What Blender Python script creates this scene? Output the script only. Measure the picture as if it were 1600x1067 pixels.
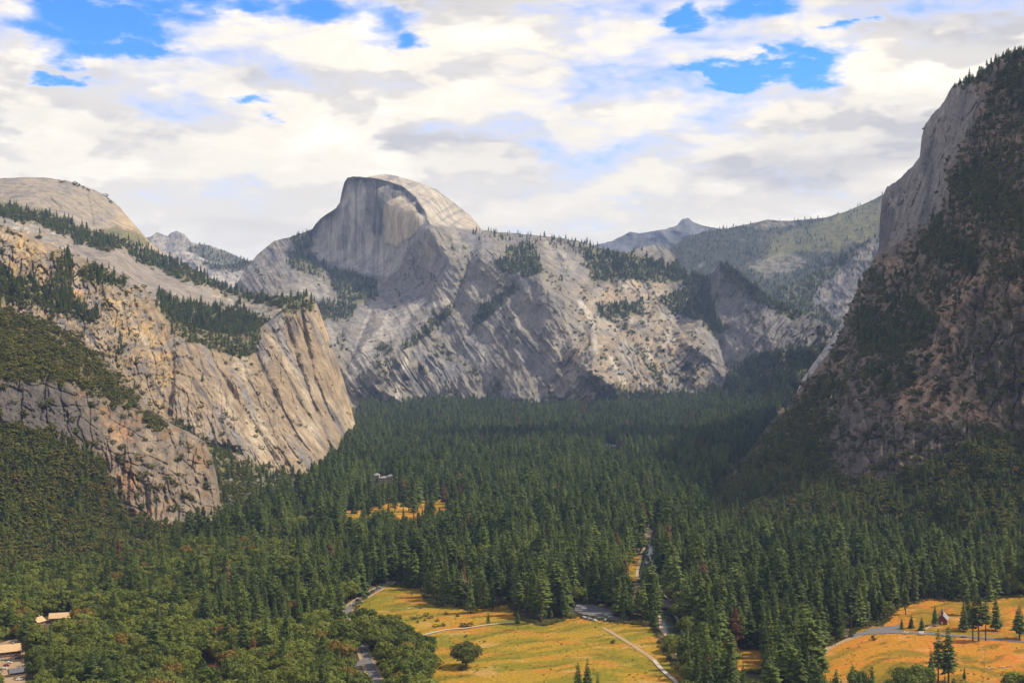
import bpy, math, random
import numpy as np

# ------------------------------------------------------------------ basic frame
for o in list(bpy.data.objects):
    bpy.data.objects.remove(o)
scn = bpy.context.scene
COL = scn.collection
F = 2000.0          # focal length in units of a 1600 wide frame
HZ = 550.0          # row of the horizon
H = 230.0           # eye height over the valley floor (metres)
rng = np.random.default_rng(7)
random.seed(7)

# ------------------------------------------------------------------ camera
cam = bpy.data.cameras.new('camera')
cam.sensor_fit = 'HORIZONTAL'
cam.sensor_width = 36.0
cam.lens = 36.0 * F / 1600.0
cam.shift_y = (HZ - 533.5) / 1600.0
cam.clip_start = 1.0
cam.clip_end = 90000.0
cam_o = bpy.data.objects.new('camera', cam)
cam_o.location = (0, 0, H)
cam_o.rotation_euler = (math.radians(90), 0, 0)
COL.objects.link(cam_o)
scn.camera = cam_o

# ------------------------------------------------------------------ sun and sky
SUN_AZ = math.radians(84)      # clockwise from the view direction (+Y)
SUN_EL = math.radians(50)
sun = bpy.data.lights.new('sun', 'SUN')
sun.energy = 4.1
sun.angle = math.radians(1.5)
sun.color = (1.0, 0.89, 0.70)
sun_o = bpy.data.objects.new('sun', sun)
sd = (math.sin(SUN_AZ) * math.cos(SUN_EL), math.cos(SUN_AZ) * math.cos(SUN_EL), math.sin(SUN_EL))
from mathutils import Vector
sun_o.rotation_euler = Vector(sd).to_track_quat('Z', 'Y').to_euler()
sun_o.location = (3000, -500, 3000)
COL.objects.link(sun_o)

scn.view_settings.view_transform = 'Standard'
scn.view_settings.look = 'None'
scn.view_settings.gamma = 1.0
scn.view_settings.exposure = 0.6
scn.view_settings.use_curve_mapping = False
scn.render.engine = 'CYCLES'
cy = scn.cycles
cy.max_bounces = 4
cy.diffuse_bounces = 2
cy.glossy_bounces = 2
cy.transmission_bounces = 2
cy.transparent_max_bounces = 6
cy.volume_bounces = 0
cy.use_denoising = True
cy.use_adaptive_sampling = True
cy.adaptive_threshold = 0.015


class NT:
    """small helper that wires shader nodes"""
    def __init__(self, tree):
        self.t = tree
        self.t.nodes.clear()

    def n(self, typ, **kw):
        nd = self.t.nodes.new(typ)
        for k, v in kw.items():
            setattr(nd, k, v)
        return nd

    def put(self, sock, v):
        if isinstance(v, bpy.types.NodeSocket):
            self.t.links.new(v, sock)
        else:
            sock.default_value = v

    def math(self, op, a, b=0.0, c=None, clamp=False):
        nd = self.n('ShaderNodeMath', operation=op, use_clamp=clamp)
        self.put(nd.inputs[0], a)
        self.put(nd.inputs[1], b)
        if c is not None:
            self.put(nd.inputs[2], c)
        return nd.outputs[0]

    def mix(self, f, a, b, blend='MIX'):
        nd = self.n('ShaderNodeMix', data_type='RGBA', blend_type=blend)
        self.put(nd.inputs[0], f)
        for s, v in ((nd.inputs[6], a), (nd.inputs[7], b)):
            self.put(s, v if isinstance(v, bpy.types.NodeSocket) else (*v, 1.0))
        return nd.outputs[2]

    def noise(self, vec, scale, detail=4, rough=0.55, dist=0.0, lac=2.0, dims='3D'):
        nd = self.n('ShaderNodeTexNoise', noise_dimensions=dims)
        self.put(nd.inputs['Vector'], vec)
        nd.inputs['Scale'].default_value = scale
        nd.inputs['Detail'].default_value = detail
        nd.inputs['Roughness'].default_value = rough
        nd.inputs['Lacunarity'].default_value = lac
        nd.inputs['Distortion'].default_value = dist
        return nd.outputs['Fac']

    def ramp(self, f, lo, hi):
        nd = self.n('ShaderNodeMapRange', interpolation_type='SMOOTHSTEP')
        self.put(nd.inputs[0], f)
        nd.inputs[1].default_value = lo
        nd.inputs[2].default_value = hi
        return nd.outputs[0]

    def mapping(self, vec, loc=(0, 0, 0), rot=(0, 0, 0), scale=(1, 1, 1)):
        nd = self.n('ShaderNodeMapping')
        self.put(nd.inputs[0], vec)
        nd.inputs[1].default_value = loc
        nd.inputs[2].default_value = rot
        nd.inputs[3].default_value = scale
        return nd.outputs[0]


def build_world():
    w = bpy.data.worlds.new('World')
    scn.world = w
    w.use_nodes = True
    g = NT(w.node_tree)
    tc = g.n('ShaderNodeTexCoord')
    d = tc.outputs['Generated']
    sky = g.n('ShaderNodeTexSky', sky_type='NISHITA', sun_disc=False)
    sky.sun_elevation = SUN_EL
    sky.sun_rotation = SUN_AZ
    sky.altitude = 1400.0
    sky.air_density = 1.0
    sky.dust_density = 0.3
    sky.ozone_density = 2.5
    sep = g.n('ShaderNodeSeparateXYZ')
    g.put(sep.inputs[0], d)
    x, y, z = sep.outputs
    az = g.math('ARCTAN2', x, y)
    el = z
    zz = g.math('MAXIMUM', z, 0.0)
    # clouds lie on a level deck: flatter and smaller towards the skyline
    k = g.math('ADD', zz, 0.16)
    comb = g.n('ShaderNodeCombineXYZ')
    g.put(comb.inputs[0], g.math('DIVIDE', x, k))
    g.put(comb.inputs[1], g.math('DIVIDE', y, k))
    p = comb.outputs[0]
    # the deck seen edge on: angular coordinates
    comb2 = g.n('ShaderNodeCombineXYZ')
    g.put(comb2.inputs[0], g.math('MULTIPLY', az, 0.80))
    g.put(comb2.inputs[1], g.math('MULTIPLY', el, 2.2))
    a = comb2.outputs[0]

    def blob(u, v, ru, rv, rot=0.0):
        """soft ellipse at a compass direction and height"""
        m = g.n('ShaderNodeVectorMath', operation='MULTIPLY_ADD')
        g.put(m.inputs[0], comb_el)
        m.inputs[1].default_value = (F / ru, F / rv, 0)
        m.inputs[2].default_value = (-math.atan((u - 800) / F) * F / ru, -(HZ - v) / rv, 0)
        ln = g.n('ShaderNodeVectorMath', operation='LENGTH')
        g.put(ln.inputs[0], m.outputs[0])
        return g.ramp(ln.outputs['Value'], 1.5, 0.0)

    cel = g.n('ShaderNodeCombineXYZ')
    wob = g.noise(a, 8.0, 6, 0.62, dims='2D')
    wob2 = g.noise(g.mapping(a, loc=(3.1, 7.7, 0)), 8.0, 6, 0.62, dims='2D')
    g.put(cel.inputs[0], g.math('ADD', az, g.math('MULTIPLY', g.math('SUBTRACT', wob, 0.5), 0.16)))
    g.put(cel.inputs[1], g.math('ADD', el, g.math('MULTIPLY', g.math('SUBTRACT', wob2, 0.5), 0.075)))
    comb_el = cel.outputs[0]

    # heaped cloud: noise on a coordinate that is itself stirred
    def heap(loc):
        v0 = g.mapping(a, loc=loc)
        nz = g.n('ShaderNodeTexNoise', noise_dimensions='2D')
        g.put(nz.inputs['Vector'], v0)
        nz.inputs['Scale'].default_value = 11.0; nz.inputs['Detail'].default_value = 4
        ad = g.n('ShaderNodeVectorMath', operation='MULTIPLY_ADD')
        g.put(ad.inputs[0], nz.outputs['Color']); ad.inputs[1].default_value = (.05, .035, .05); g.put(ad.inputs[2], v0)
        big = g.noise(ad.outputs[0], 4.6, 8, 0.52, dims='2D')
        vo = g.n('ShaderNodeTexVoronoi', feature='SMOOTH_F1', voronoi_dimensions='2D')
        g.put(vo.inputs['Vector'], ad.outputs[0])
        vo.inputs['Scale'].default_value = 15.0; vo.inputs['Detail'].default_value = 3.0; vo.inputs['Roughness'].default_value = .55; vo.inputs['Smoothness'].default_value = .7
        puff = g.math('SUBTRACT', 1.0, vo.outputs['Distance'])
        return g.math('ADD', g.math('MULTIPLY', big, 0.72), g.math('MULTIPLY', puff, 0.30))

    n1 = heap((0, 0, 0))
    n2 = g.noise(g.mapping(a, loc=(5.2, 1.3, 0.4)), 18.0, 8, 0.62, 0.3, dims='2D')
    n3 = g.noise(p, 0.55, 7, 0.6, 0.2, dims='2D')
    dens = g.math('ADD', g.math('MULTIPLY', n1, 0.75), g.math('MULTIPLY', n2, 0.30))
    # gaps in the deck
    gaps = [(150, 22, 190, 40, 0.2), (130, 70, 110, 26, -0.3), (330, 22, 150, 26, -0.05), (470, 36, 150, 32, -0.2),
            (600, 45, 70, 60, 0.5), (655, 82, 48, 20, 0), (175, 100, 70, 20, -0.2),
            (1170, 26, 65, 34, 0.1), (1060, 40, 30, 20, 0), (1150, 138, 75, 13, 0.03), (1245, 132, 60, 20, 0), (1335, 92, 30, 12, 0.4),
            (420, 192, 50, 13, 0), (120, 142, 26, 14, 0)]
    gs = None
    for gp in gaps:
        b = blob(*gp)
        gs = b if gs is None else g.math('MAXIMUM', gs, b)
    # open sky elsewhere, overhead and behind, from the same noise
    high = g.math('MULTIPLY', g.ramp(z, 0.30, 0.55), g.ramp(n3, 0.46, 0.60))
    dens2 = g.math('SUBTRACT', g.math('ADD', dens, g.math('ADD', 0.15, g.math('MULTIPLY', g.ramp(z, 0.21, 0.13), 0.09))), g.math('MULTIPLY', gs, 0.36))
    dens2 = g.math('SUBTRACT', dens2, g.math('MULTIPLY', high, 0.35))
    cover = g.ramp(dens2, 0.28, 0.64)
    # lit tops against grey undersides: compare the deck with itself a little higher
    n1u = heap((-0.010, -0.045, 0))
    relief = g.math('SUBTRACT', n1, n1u)
    soft = g.noise(g.mapping(a, loc=(1.7, 4.4, 0), scale=(1, 1.6, 1)), 3.4, 7, 0.58, 0.4, dims='2D')
    shade = g.math('ADD', g.math('MULTIPLY', g.math('MULTIPLY', g.ramp(relief, 0.05, -0.10), 0.75), g.math('ADD', 0.30, g.math('MULTIPLY', g.ramp(z, 0.05, 0.20), 0.70))), g.math('MULTIPLY', g.ramp(soft, 0.50, 0.70), 0.34))
    greys = [(1250, 275, 190, 34, 0.05, .85), (1560, 30, 240, 80, 0.35, 1.8), (700, 222, 110, 34, 0.0, .75), (1420, 225, 90, 40, 0.2, .45),
             (420, 150, 170, 24, -0.1, .35), (900, 120, 180, 22, 0.05, .35), (200, 250, 60, 26, 0, .4), (60, 215, 150, 22, 0, .3),
             (690, 25, 60, 22, 0, .35), (1000, 330, 240, 22, 0, .18), (300, 375, 160, 30, 0, .3)]
    for u, v, ru, rv, rot, s in greys:
        shade = g.math('ADD', shade, g.math('MULTIPLY', blob(u, v, ru, rv, rot), s))
    shade = g.math('MULTIPLY', shade, g.math('ADD', 0.5, g.math('MULTIPLY', g.ramp(z, 0.06, 0.15), 0.5)))
    shade = g.math('MINIMUM', shade, 1.3)
    thin = g.ramp(dens2, 0.66, 0.46)            # thin edges stay bright
    shade = g.math('MULTIPLY', shade, g.math('SUBTRACT', 1.0, g.math('MULTIPLY', thin, 0.7)))
    white = g.mix(g.ramp(g.math('ADD', g.math('MULTIPLY', n2, 0.6), g.math('MULTIPLY', n1, 0.5)), 0.48, 0.78), (0.80, 0.725, 0.60), (1.0, 0.92, 0.775))
    cloud = g.mix(g.math('MULTIPLY', shade, 0.85, clamp=True), white, (0.47, 0.45, 0.445))
    # blue of the gaps: the sky model, deepened
    hs = g.n('ShaderNodeHueSaturation')
    hs.inputs['Saturation'].default_value = 1.35
    hs.inputs['Value'].default_value = 1.25
    g.put(hs.inputs['Color'], sky.outputs[0])
    S = 0.10
    blue = g.mix(1.0, hs.outputs[0], (0.75, 1.0, 1.45), 'MULTIPLY')
    sc_ = g.n('ShaderNodeVectorMath', operation='SCALE')
    g.put(sc_.inputs[0], cloud)
    sc_.inputs['Scale'].default_value = 1.0 / S
    out = g.mix(cover, blue, sc_.outputs[0])
    bg = g.n('ShaderNodeBackground')
    g.put(bg.inputs[0], out)
    bg.inputs[1].default_value = S
    wo = g.n('ShaderNodeOutputWorld')
    g.t.links.new(bg.outputs[0], wo.inputs[0])
    w.cycles.sampling_method = 'MANUAL'
    w.cycles.sample_map_resolution = 512


build_world()

# ------------------------------------------------------------------ numpy noise
def _hash(ix, iy, seed):
    h = (ix.astype(np.int64) * 374761393 + iy.astype(np.int64) * 668265263 + seed * 1442695041) & 0xffffffff
    h = ((h ^ (h >> 13)) * 1274126177) & 0xffffffff
    return (h ^ (h >> 16)) & 0xffff


_ANG = np.linspace(0, 2 * np.pi, 256, endpoint=False)
_GX, _GY = np.cos(_ANG).astype(np.float32), np.sin(_ANG).astype(np.float32)


def pn(x, y, seed=0):
    """gradient noise, about -1..1"""
    x = np.asarray(x, np.float32); y = np.asarray(y, np.float32)
    fx, fy = np.floor(x), np.floor(y)
    ix, iy = fx.astype(np.int32), fy.astype(np.int32)
    dx, dy = x - fx, y - fy
    sx = dx * dx * dx * (dx * (dx * 6 - 15) + 10)
    sy = dy * dy * dy * (dy * (dy * 6 - 15) + 10)
    def g(i, j):
        h = _hash(ix + i, iy + j, seed) & 255
        return _GX[h] * (dx - i) + _GY[h] * (dy - j)
    a = g(0, 0); b = g(1, 0); c = g(0, 1); d = g(1, 1)
    return ((a + sx * (b - a)) + sy * ((c + sx * (d - c)) - (a + sx * (b - a)))) * 1.5


def fbm(x, y, oct=4, seed=0, gain=0.5, lac=2.03):
    r = 0; am = 1.0; t = 0
    for k in range(oct):
        r = r + am * pn(x, y, seed + k * 17); t += am
        x = x * lac + 3.7; y = y * lac + 1.9; am *= gain
    return r / t


def ridged(x, y, oct=4, seed=0, gain=0.5, lac=2.03):
    r = 0; am = 1.0; t = 0
    for k in range(oct):
        r = r + am * (1 - np.abs(pn(x, y, seed + k * 17)) * 1.6); t += am
        x = x * lac + 3.7; y = y * lac + 1.9; am *= gain
    return r / t


def terrace(h, n, sharp=0.25):
    s = h * n
    f = np.floor(s); r = s - f
    return (f + np.clip((r - (1 - sharp)) / sharp, 0, 1) + 0.25 * r) / (n * 1.0)


def worley(x, y, seed=0):
    """nearest two cell distances and the id of the nearest"""
    ix, iy = np.floor(x).astype(np.int32), np.floor(y).astype(np.int32)
    f1 = np.full(x.shape, 9.0, np.float32); f2 = f1.copy(); idn = np.zeros(x.shape, np.float32)
    for i in (-1, 0, 1):
        for j in (-1, 0, 1):
            h = _hash(ix + i, iy + j, seed)
            px = ix + i + (h & 255) / 255.0; py = iy + j + (h >> 8) / 255.0
            d = np.hypot(x - px, y - py).astype(np.float32)
            near = d < f1
            f2 = np.where(near, f1, np.minimum(f2, d))
            idn = np.where(near, (_hash(ix + i, iy + j, seed + 5) / 65535.0).astype(np.float32), idn)
            f1 = np.where(near, d, f1)
    return f1, f2, idn


def crack(x, y, width, seed, oct=3):
    """thin dark joints: narrow where the noise passes through zero"""
    n = np.abs(fbm(x, y, oct, seed, .5))
    return np.exp(-(n / width) ** 2)


def sstep(a, b, x):
    t = np.clip((x - a) / (b - a), 0, 1)
    return t * t * (3 - 2 * t)


def seg_dist(U, V, pts):
    """distance in frame units to an open line"""
    best = np.full(U.shape, 1e9, np.float32)
    for (x0, y0), (x1, y1) in zip(pts[:-1], pts[1:]):
        dx, dy = x1 - x0, y1 - y0
        t = np.clip(((U - x0) * dx + (V - y0) * dy) / (dx * dx + dy * dy + 1e-9), 0, 1)
        best = np.minimum(best, np.hypot(U - x0 - t * dx, V - y0 - t * dy))
    return best


def poly_in(U, V, pts):
    ins = np.zeros(U.shape, bool)
    n = len(pts)
    for i in range(n):
        x0, y0 = pts[i]; x1, y1 = pts[(i + 1) % n]
        if y0 == y1:
            continue
        c = ((y0 > V) != (y1 > V)) & (U < (x1 - x0) * (V - y0) / (y1 - y0) + x0)
        ins ^= c
    return ins


def poly_sd(U, V, pts):
    """signed distance, positive inside"""
    d = seg_dist(U, V, list(pts) + [pts[0]])
    return np.where(poly_in(U, V, pts), d, -d)


def area(U, V, pts, soft=6.0, wob=8.0, wl=25.0, seed=0):
    """soft region with an uneven edge, 0..1"""
    a = np.array(pts, float)
    pad = soft + wob * 1.2 + 2
    box = (U > a[:, 0].min() - pad) & (U < a[:, 0].max() + pad) & (V > a[:, 1].min() - pad) & (V < a[:, 1].max() + pad)
    r = np.zeros(U.shape, np.float32)
    u, v = U[box], V[box]
    if len(u):
        s = poly_sd(u, v, pts) + wob * fbm(u / wl, v / wl, 4, 900 + seed, 0.6)
        r[box] = sstep(-soft, soft, s)
    return r


def line(U, V, pts, w, wob=3.0, wl=18.0, seed=0):
    a = np.array(pts, float)
    pad = w * 1.5 + wob * 1.2 + 2
    box = (U > a[:, 0].min() - pad) & (U < a[:, 0].max() + pad) & (V > a[:, 1].min() - pad) & (V < a[:, 1].max() + pad)
    r = np.zeros(U.shape, np.float32)
    u, v = U[box], V[box]
    if len(u):
        r[box] = sstep(-w * 0.4, w * 0.6, w - seg_dist(u, v, pts) + wob * fbm(u / wl, v / wl, 3, 700 + seed))
    return r


class TPS:
    """thin plate surface through scattered depth marks"""
    def __init__(self, pts):
        a = np.array(pts, float)
        self.x = a[:, :2] / 400.0
        n = len(a)
        K = self.k(np.linalg.norm(self.x[:, None] - self.x[None], axis=2))
        P = np.c_[np.ones(n), self.x]
        A = np.zeros((n + 3, n + 3))
        A[:n, :n] = K + np.eye(n) * 0.002; A[:n, n:] = P; A[n:, :n] = P.T
        self.w = np.linalg.solve(A, np.r_[a[:, 2], 0, 0, 0])

    @staticmethod
    def k(r):
        return np.where(r > 1e-9, r * r * np.log(r + 1e-12), 0)

    def __call__(self, U, V):
        u, v = U / 400.0, V / 400.0
        r = self.w[-3] + self.w[-2] * u + self.w[-1] * v
        for (a, b), w in zip(self.x, self.w[:-3]):
            r = r + w * self.k(np.hypot(u - a, v - b))
        return r.astype(np.float32)


def unproj(U, V, Y):
    return np.stack([(U - 800) / F * Y, Y + 0 * U, H + (HZ - V) / F * Y], -1)


def rise(Y):
    return np.where(Y > 3400, 0.000018 * (np.minimum(Y, 5600) - 3400.0) ** 2, 0.0)


def floor_pt(u, v, dz=0.0):
    """point of the valley floor seen at a frame position"""
    Y = (H - dz) * F / (v - HZ)
    for _ in range(12):
        Y = (H - dz - float(rise(np.float64(Y)))) * F / (v - HZ)
    return ((u - 800) / F * Y, Y, dz + float(rise(np.float64(Y))))


# ------------------------------------------------------------------ mesh helpers
def mesh_np(name, V, Fq, mats=(), smooth=False, cols=None):
    me = bpy.data.meshes.new(name)
    V = np.asarray(V, np.float32).reshape(-1, 3)
    Fq = np.asarray(Fq, np.int32)
    n = Fq.shape[1]
    me.vertices.add(len(V)); me.vertices.foreach_set('co', V.ravel())
    me.loops.add(Fq.size); me.loops.foreach_set('vertex_index', Fq.ravel())
    me.polygons.add(len(Fq))
    me.polygons.foreach_set('loop_start', np.arange(0, Fq.size, n, dtype=np.int32))
    if smooth:
        me.polygons.foreach_set('use_smooth', np.ones(len(Fq), bool))
    me.update(calc_edges=True)
    if cols is not None:
        at = me.color_attributes.new('Col', 'FLOAT_COLOR', 'POINT')
        c = np.ones((len(V), 4), np.float32); c[:, :3] = cols.reshape(-1, 3)
        at.data.foreach_set('color', c.ravel())
    for m in mats:
        me.materials.append(m)
    return me


def link(name, me, parent=None, loc=None, **props):
    o = bpy.data.objects.new(name, me)
    COL.objects.link(o)
    if parent is not None:
        o.parent = parent
    if loc is not None:
        o.location = loc
    for k, v in props.items():
        if v is not None:
            o[k] = v
    return o


class MB:
    """collects faces of one part"""
    def __init__(self):
        self.v = []; self.f = []

    def add(self, vs, fs):
        b = len(self.v)
        self.v += [tuple(p) for p in vs]
        self.f += [tuple(b + i for i in q) for q in fs]
        return self

    def box(self, x0, x1, y0, y1, z0, z1):
        v = [(x, y, z) for z in (z0, z1) for y in (y0, y1) for x in (x0, x1)]
        return self.add(v, [(0, 2, 3, 1), (4, 5, 7, 6), (0, 1, 5, 4), (2, 6, 7, 3), (0, 4, 6, 2), (1, 3, 7, 5)])

    def prism(self, prof, y0, y1):
        """profile in x,z extruded along y"""
        n = len(prof)
        v = [(x, y0, z) for x, z in prof] + [(x, y1, z) for x, z in prof]
        f = [tuple(range(n)), tuple(range(2 * n - 1, n - 1, -1))]
        f += [(i, i + n, (i + 1) % n + n, (i + 1) % n) for i in range(n)]
        return self.add(v, f)

    def tube(self, p0, p1, r0, r1, n=6):
        p0 = Vector(p0); p1 = Vector(p1)
        q = (p1 - p0).to_track_quat('Z', 'Y')
        ring = [Vector((math.cos(a), math.sin(a), 0)) for a in (2 * math.pi * i / n for i in range(n))]
        v = [p0 + q @ (c * r0) for c in ring] + [p1 + q @ (c * r1) for c in ring]
        f = [(i, (i + 1) % n, (i + 1) % n + n, i + n) for i in range(n)] + [tuple(range(2 * n - 1, n - 1, -1))[::-1], tuple(range(n))[::-1]]
        return self.add(v, f)

    def mesh(self, name, mat, smooth=False):
        me = bpy.data.meshes.new(name)
        me.from_pydata(self.v, [], self.f)
        me.materials.append(mat)
        if smooth:
            for p in me.polygons:
                p.use_smooth = True
        me.update()
        return me

    def build(self, name, mat, parent=None, smooth=False, **props):
        return link(name, self.mesh(name, mat, smooth), parent, **props)


# ------------------------------------------------------------------ materials
def new_mat(name):
    m = bpy.data.materials.new(name)
    m.use_nodes = True
    g = NT(m.node_tree)
    bs = g.n('ShaderNodeBsdfPrincipled')
    bs.inputs['Roughness'].default_value = 0.9
    bs.inputs['Specular IOR Level'].default_value = 0.15
    out = g.n('ShaderNodeOutputMaterial')
    g.t.links.new(bs.outputs[0], out.inputs[0])
    return m, g, bs


def plain(name, col, rough=0.8, spec=0.3, var=0.12, scale=0.8, metal=0.0):
    m, g, bs = new_mat(name)
    tc = g.n('ShaderNodeTexCoord')
    n = g.noise(tc.outputs['Object'], scale, 4)
    c = g.mix(n, tuple(x * (1 - var) for x in col), tuple(min(1, x * (1 + var)) for x in col))
    g.put(bs.inputs['Base Color'], c)
    bs.inputs['Roughness'].default_value = rough
    bs.inputs['Specular IOR Level'].default_value = spec
    bs.inputs['Metallic'].default_value = metal
    return m


def rock_mat(name, fine, stretch=(1, 1, 0.35), bump=1.0):
    """granite: mesh colour carries stain and lichen zones, in places painted sun and shade, nodes add grain and cracks"""
    m, g, bs = new_mat(name)
    at = g.n('ShaderNodeAttribute', attribute_name='Col')
    tc = g.n('ShaderNodeTexCoord')
    o = tc.outputs['Object']
    v = g.mapping(o, scale=stretch)
    n1 = g.noise(v, 1.0 / (fine * 9), 6, 0.65)
    n2 = g.noise(v, 1.0 / (fine * 2.2), 5, 0.7)
    k = g.math('ADD', g.math('MULTIPLY', n1, 0.95), g.math('MULTIPLY', n2, 0.50))
    lo = g.mix(1.0, at.outputs['Color'], (0.58, 0.58, 0.60), 'MULTIPLY')
    hi = g.mix(1.0, at.outputs['Color'], (1.34, 1.31, 1.26), 'MULTIPLY')
    c = g.mix(g.ramp(k, 0.50, 0.95), lo, hi)
    g.put(bs.inputs['Base Color'], c)
    bp = g.n('ShaderNodeBump')
    bp.inputs['Strength'].default_value = 0.55 * bump
    bp.inputs['Distance'].default_value = fine * 2.5
    g.put(bp.inputs['Height'], k)
    g.put(bs.inputs['Normal'], bp.outputs[0])
    bs.inputs['Roughness'].default_value = 0.92
    return m


def leaf_mat(name, dark, light, odd=None, odd_share=0.0, obj_scale=0.5, trans=0.34):
    m, g, bs = new_mat(name)
    oi = g.n('ShaderNodeObjectInfo')
    geo = g.n('ShaderNodeNewGeometry')
    n = g.noise(geo.outputs['Position'], obj_scale, 3, 0.6)
    zone = g.noise(geo.outputs['Position'], 0.006, 3, 0.5)
    r = oi.outputs['Random']
    f = g.math('ADD', g.math('MULTIPLY', r, 0.75), g.math('MULTIPLY', n, 0.25))
    f = g.math('ADD', f, g.math('MULTIPLY', g.math('SUBTRACT', zone, 0.53), 1.2), clamp=True)
    c = g.mix(f, dark, light)
    if odd:
        r2 = g.math('FRACT', g.math('MULTIPLY', r, 37.31))
        c = g.mix(g.math('LESS_THAN', r2, odd_share), c, odd)
    g.put(bs.inputs['Base Color'], c)
    bs.inputs['Roughness'].default_value = 0.75
    bs.inputs['Specular IOR Level'].default_value = 0.2
    tr = g.n('ShaderNodeBsdfTranslucent')
    g.put(tr.inputs[0], c)
    mx = g.n('ShaderNodeMixShader')
    mx.inputs[0].default_value = trans
    out = [x for x in g.t.nodes if x.type == 'OUTPUT_MATERIAL'][0]
    g.t.links.new(bs.outputs[0], mx.inputs[1])
    g.t.links.new(tr.outputs[0], mx.inputs[2])
    g.t.links.new(mx.outputs[0], out.inputs[0])
    return m


M = {}
M['needles'] = leaf_mat('needles', (0.040, 0.062, 0.014), (0.150, 0.195, 0.036), (0.16, 0.075, 0.035), 0.012)
M['leaves'] = leaf_mat('leaves', (0.066, 0.092, 0.014), (0.200, 0.215, 0.032), (0.19, 0.125, 0.022), 0.045)
M['shrub_leaves'] = leaf_mat('shrub_leaves', (0.052, 0.064, 0.013), (0.190, 0.182, 0.032), (0.17, 0.12, 0.03), 0.05)
M['oak_leaves'] = leaf_mat('oak_leaves', (0.055, 0.075, 0.016), (0.13, 0.14, 0.028))
M['dead_needles'] = leaf_mat('dead_needles', (0.20, 0.10, 0.05), (0.28, 0.14, 0.07))
M['bark'] = plain('bark', (0.085, 0.055, 0.038), 0.95, 0.1, 0.35, 1.5)
M['pale_wood'] = plain('pale_wood', (0.38, 0.34, 0.28), 0.9, 0.1, 0.2, 1.5)
M['rock_far'] = rock_mat('rock_far', 6.0)
M['rock_mid'] = rock_mat('rock_mid', 3.0)
M['rock_near'] = rock_mat('rock_near', 1.8)

# ================================================================== landforms
SHEETS = {}


def interp(us, pts):
    a = np.array(pts, float)
    return np.interp(us, a[:, 0], a[:, 1])


def lerp3(a, b, t):
    return a + (b - a) * t[..., None]


def C3(r, g, b):
    return np.array([r, g, b], np.float32)


def landform(name, top, bot, u0, u1, nu, nv, marks, y_ref, relief, paint, mat, label, cat='mountain',
             jag=1.0, rnd=None, back=(25, 90, 260, 700, 1500), seed=0):
    """A hillside as a dense sheet: crest and foot lines, a depth surface through marks,
    relief in metres, then the far side falling away behind the crest."""
    us = np.linspace(u0, u1, nu)
    vt = interp(us, top) + jag * (fbm(us / 14.0, us * 0, 4, 50 + seed, 0.6) * 3.0).astype(float)
    vb = np.maximum(interp(us, bot), vt + 2.0)
    lo_, hi_ = float(vb.max()), float(vt.min())
    t = np.linspace(0, 1, nv)[:, None]
    V = np.maximum(lo_ + (hi_ - lo_) * t, vt[None]).astype(np.float32)
    U = np.broadcast_to(us[None], V.shape).astype(np.float32)
    inner = V > vt[None] + 1e-3
    low = V > vb[None] + 12
    # the depth surface is smooth: solve it on a coarse net, then fill in
    cu = np.linspace(u0, u1, 120); ct = np.linspace(0, 1, 90)
    Yc = TPS(marks)(np.broadcast_to(cu[None], (90, 120)), np.broadcast_to((lo_ + (hi_ - lo_) * ct)[:, None], (90, 120)))
    gi = np.clip((us - u0) / (u1 - u0) * 119, 0, 118.999); i0 = gi.astype(int); fi = gi - i0
    gj = np.clip((V - lo_) / (hi_ - lo_) * 89, 0, 88.999); j0 = gj.astype(int); fj = gj - j0
    r0 = Yc[:, i0] * (1 - fi) + Yc[:, i0 + 1] * fi
    ii = np.broadcast_to(np.arange(nu)[None], V.shape)
    Y = (r0[j0, ii] * (1 - fj) + r0[j0 + 1, ii] * fj).astype(np.float32)
    if rnd:
        w, R = rnd
        d = seg_dist(U, V, top)
        q = np.clip(1 - d / w, 0, 1)
        Y = Y + R * (1 - np.sqrt(np.maximum(0, 1 - q * q * 0.999)))
    p = (U - 800) / F * y_ref
    q = (HZ - V) / F * y_ref
    out = relief(U, V, p, q)
    R_, aux = out if isinstance(out, tuple) else (out, None)
    # relief fades right at the crest so that the outline stays put
    Y = Y - R_
    col, con, shr = paint(U, V, p, q, R_, aux)
    P = unproj(U, V, Y)
    rows = [P]
    crows = [col]
    for k, dy in enumerate(back):
        rows.append(unproj(us, vt + (2.0, 6, 16, 45, 110)[k], Y[-1] + dy)[None])
        crows.append(col[-1][None])
    P2 = np.concatenate(rows, 0); C2 = np.concatenate(crows, 0)
    m, n = P2.shape[:2]
    i = np.arange(m * n).reshape(m, n)
    q4 = np.stack([i[:-1, :-1], i[:-1, 1:], i[1:, 1:], i[1:, :-1]], -1).reshape(-1, 4)
    nb = len(back)
    inn = np.concatenate([inner, np.zeros((nb, n), bool)], 0)
    inn[nv:] = True                       # rows behind the crest
    lw = np.concatenate([low, np.zeros((nb, n), bool)], 0)
    keep = inn.ravel()[q4].any(1) & ~lw.ravel()[q4].all(1)
    q4 = q4[keep]
    used = np.unique(q4); remap = np.zeros(m * n, np.int32); remap[used] = np.arange(len(used))
    me = mesh_np(name, P2.reshape(-1, 3)[used], remap[q4], [mat], False, C2.reshape(-1, 3)[used])
    o = link(name, me, kind='structure', label=label, category=cat)
    SHEETS[o.name] = dict(U=U, V=V, P=P.astype(np.float32), con=con * inner * ~low, shr=shr * inner * ~low, top=(us, vt))
    return o


def mixc(c, other, m):
    return c + (other - c) * np.clip(m, 0, 1)[..., None]


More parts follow.
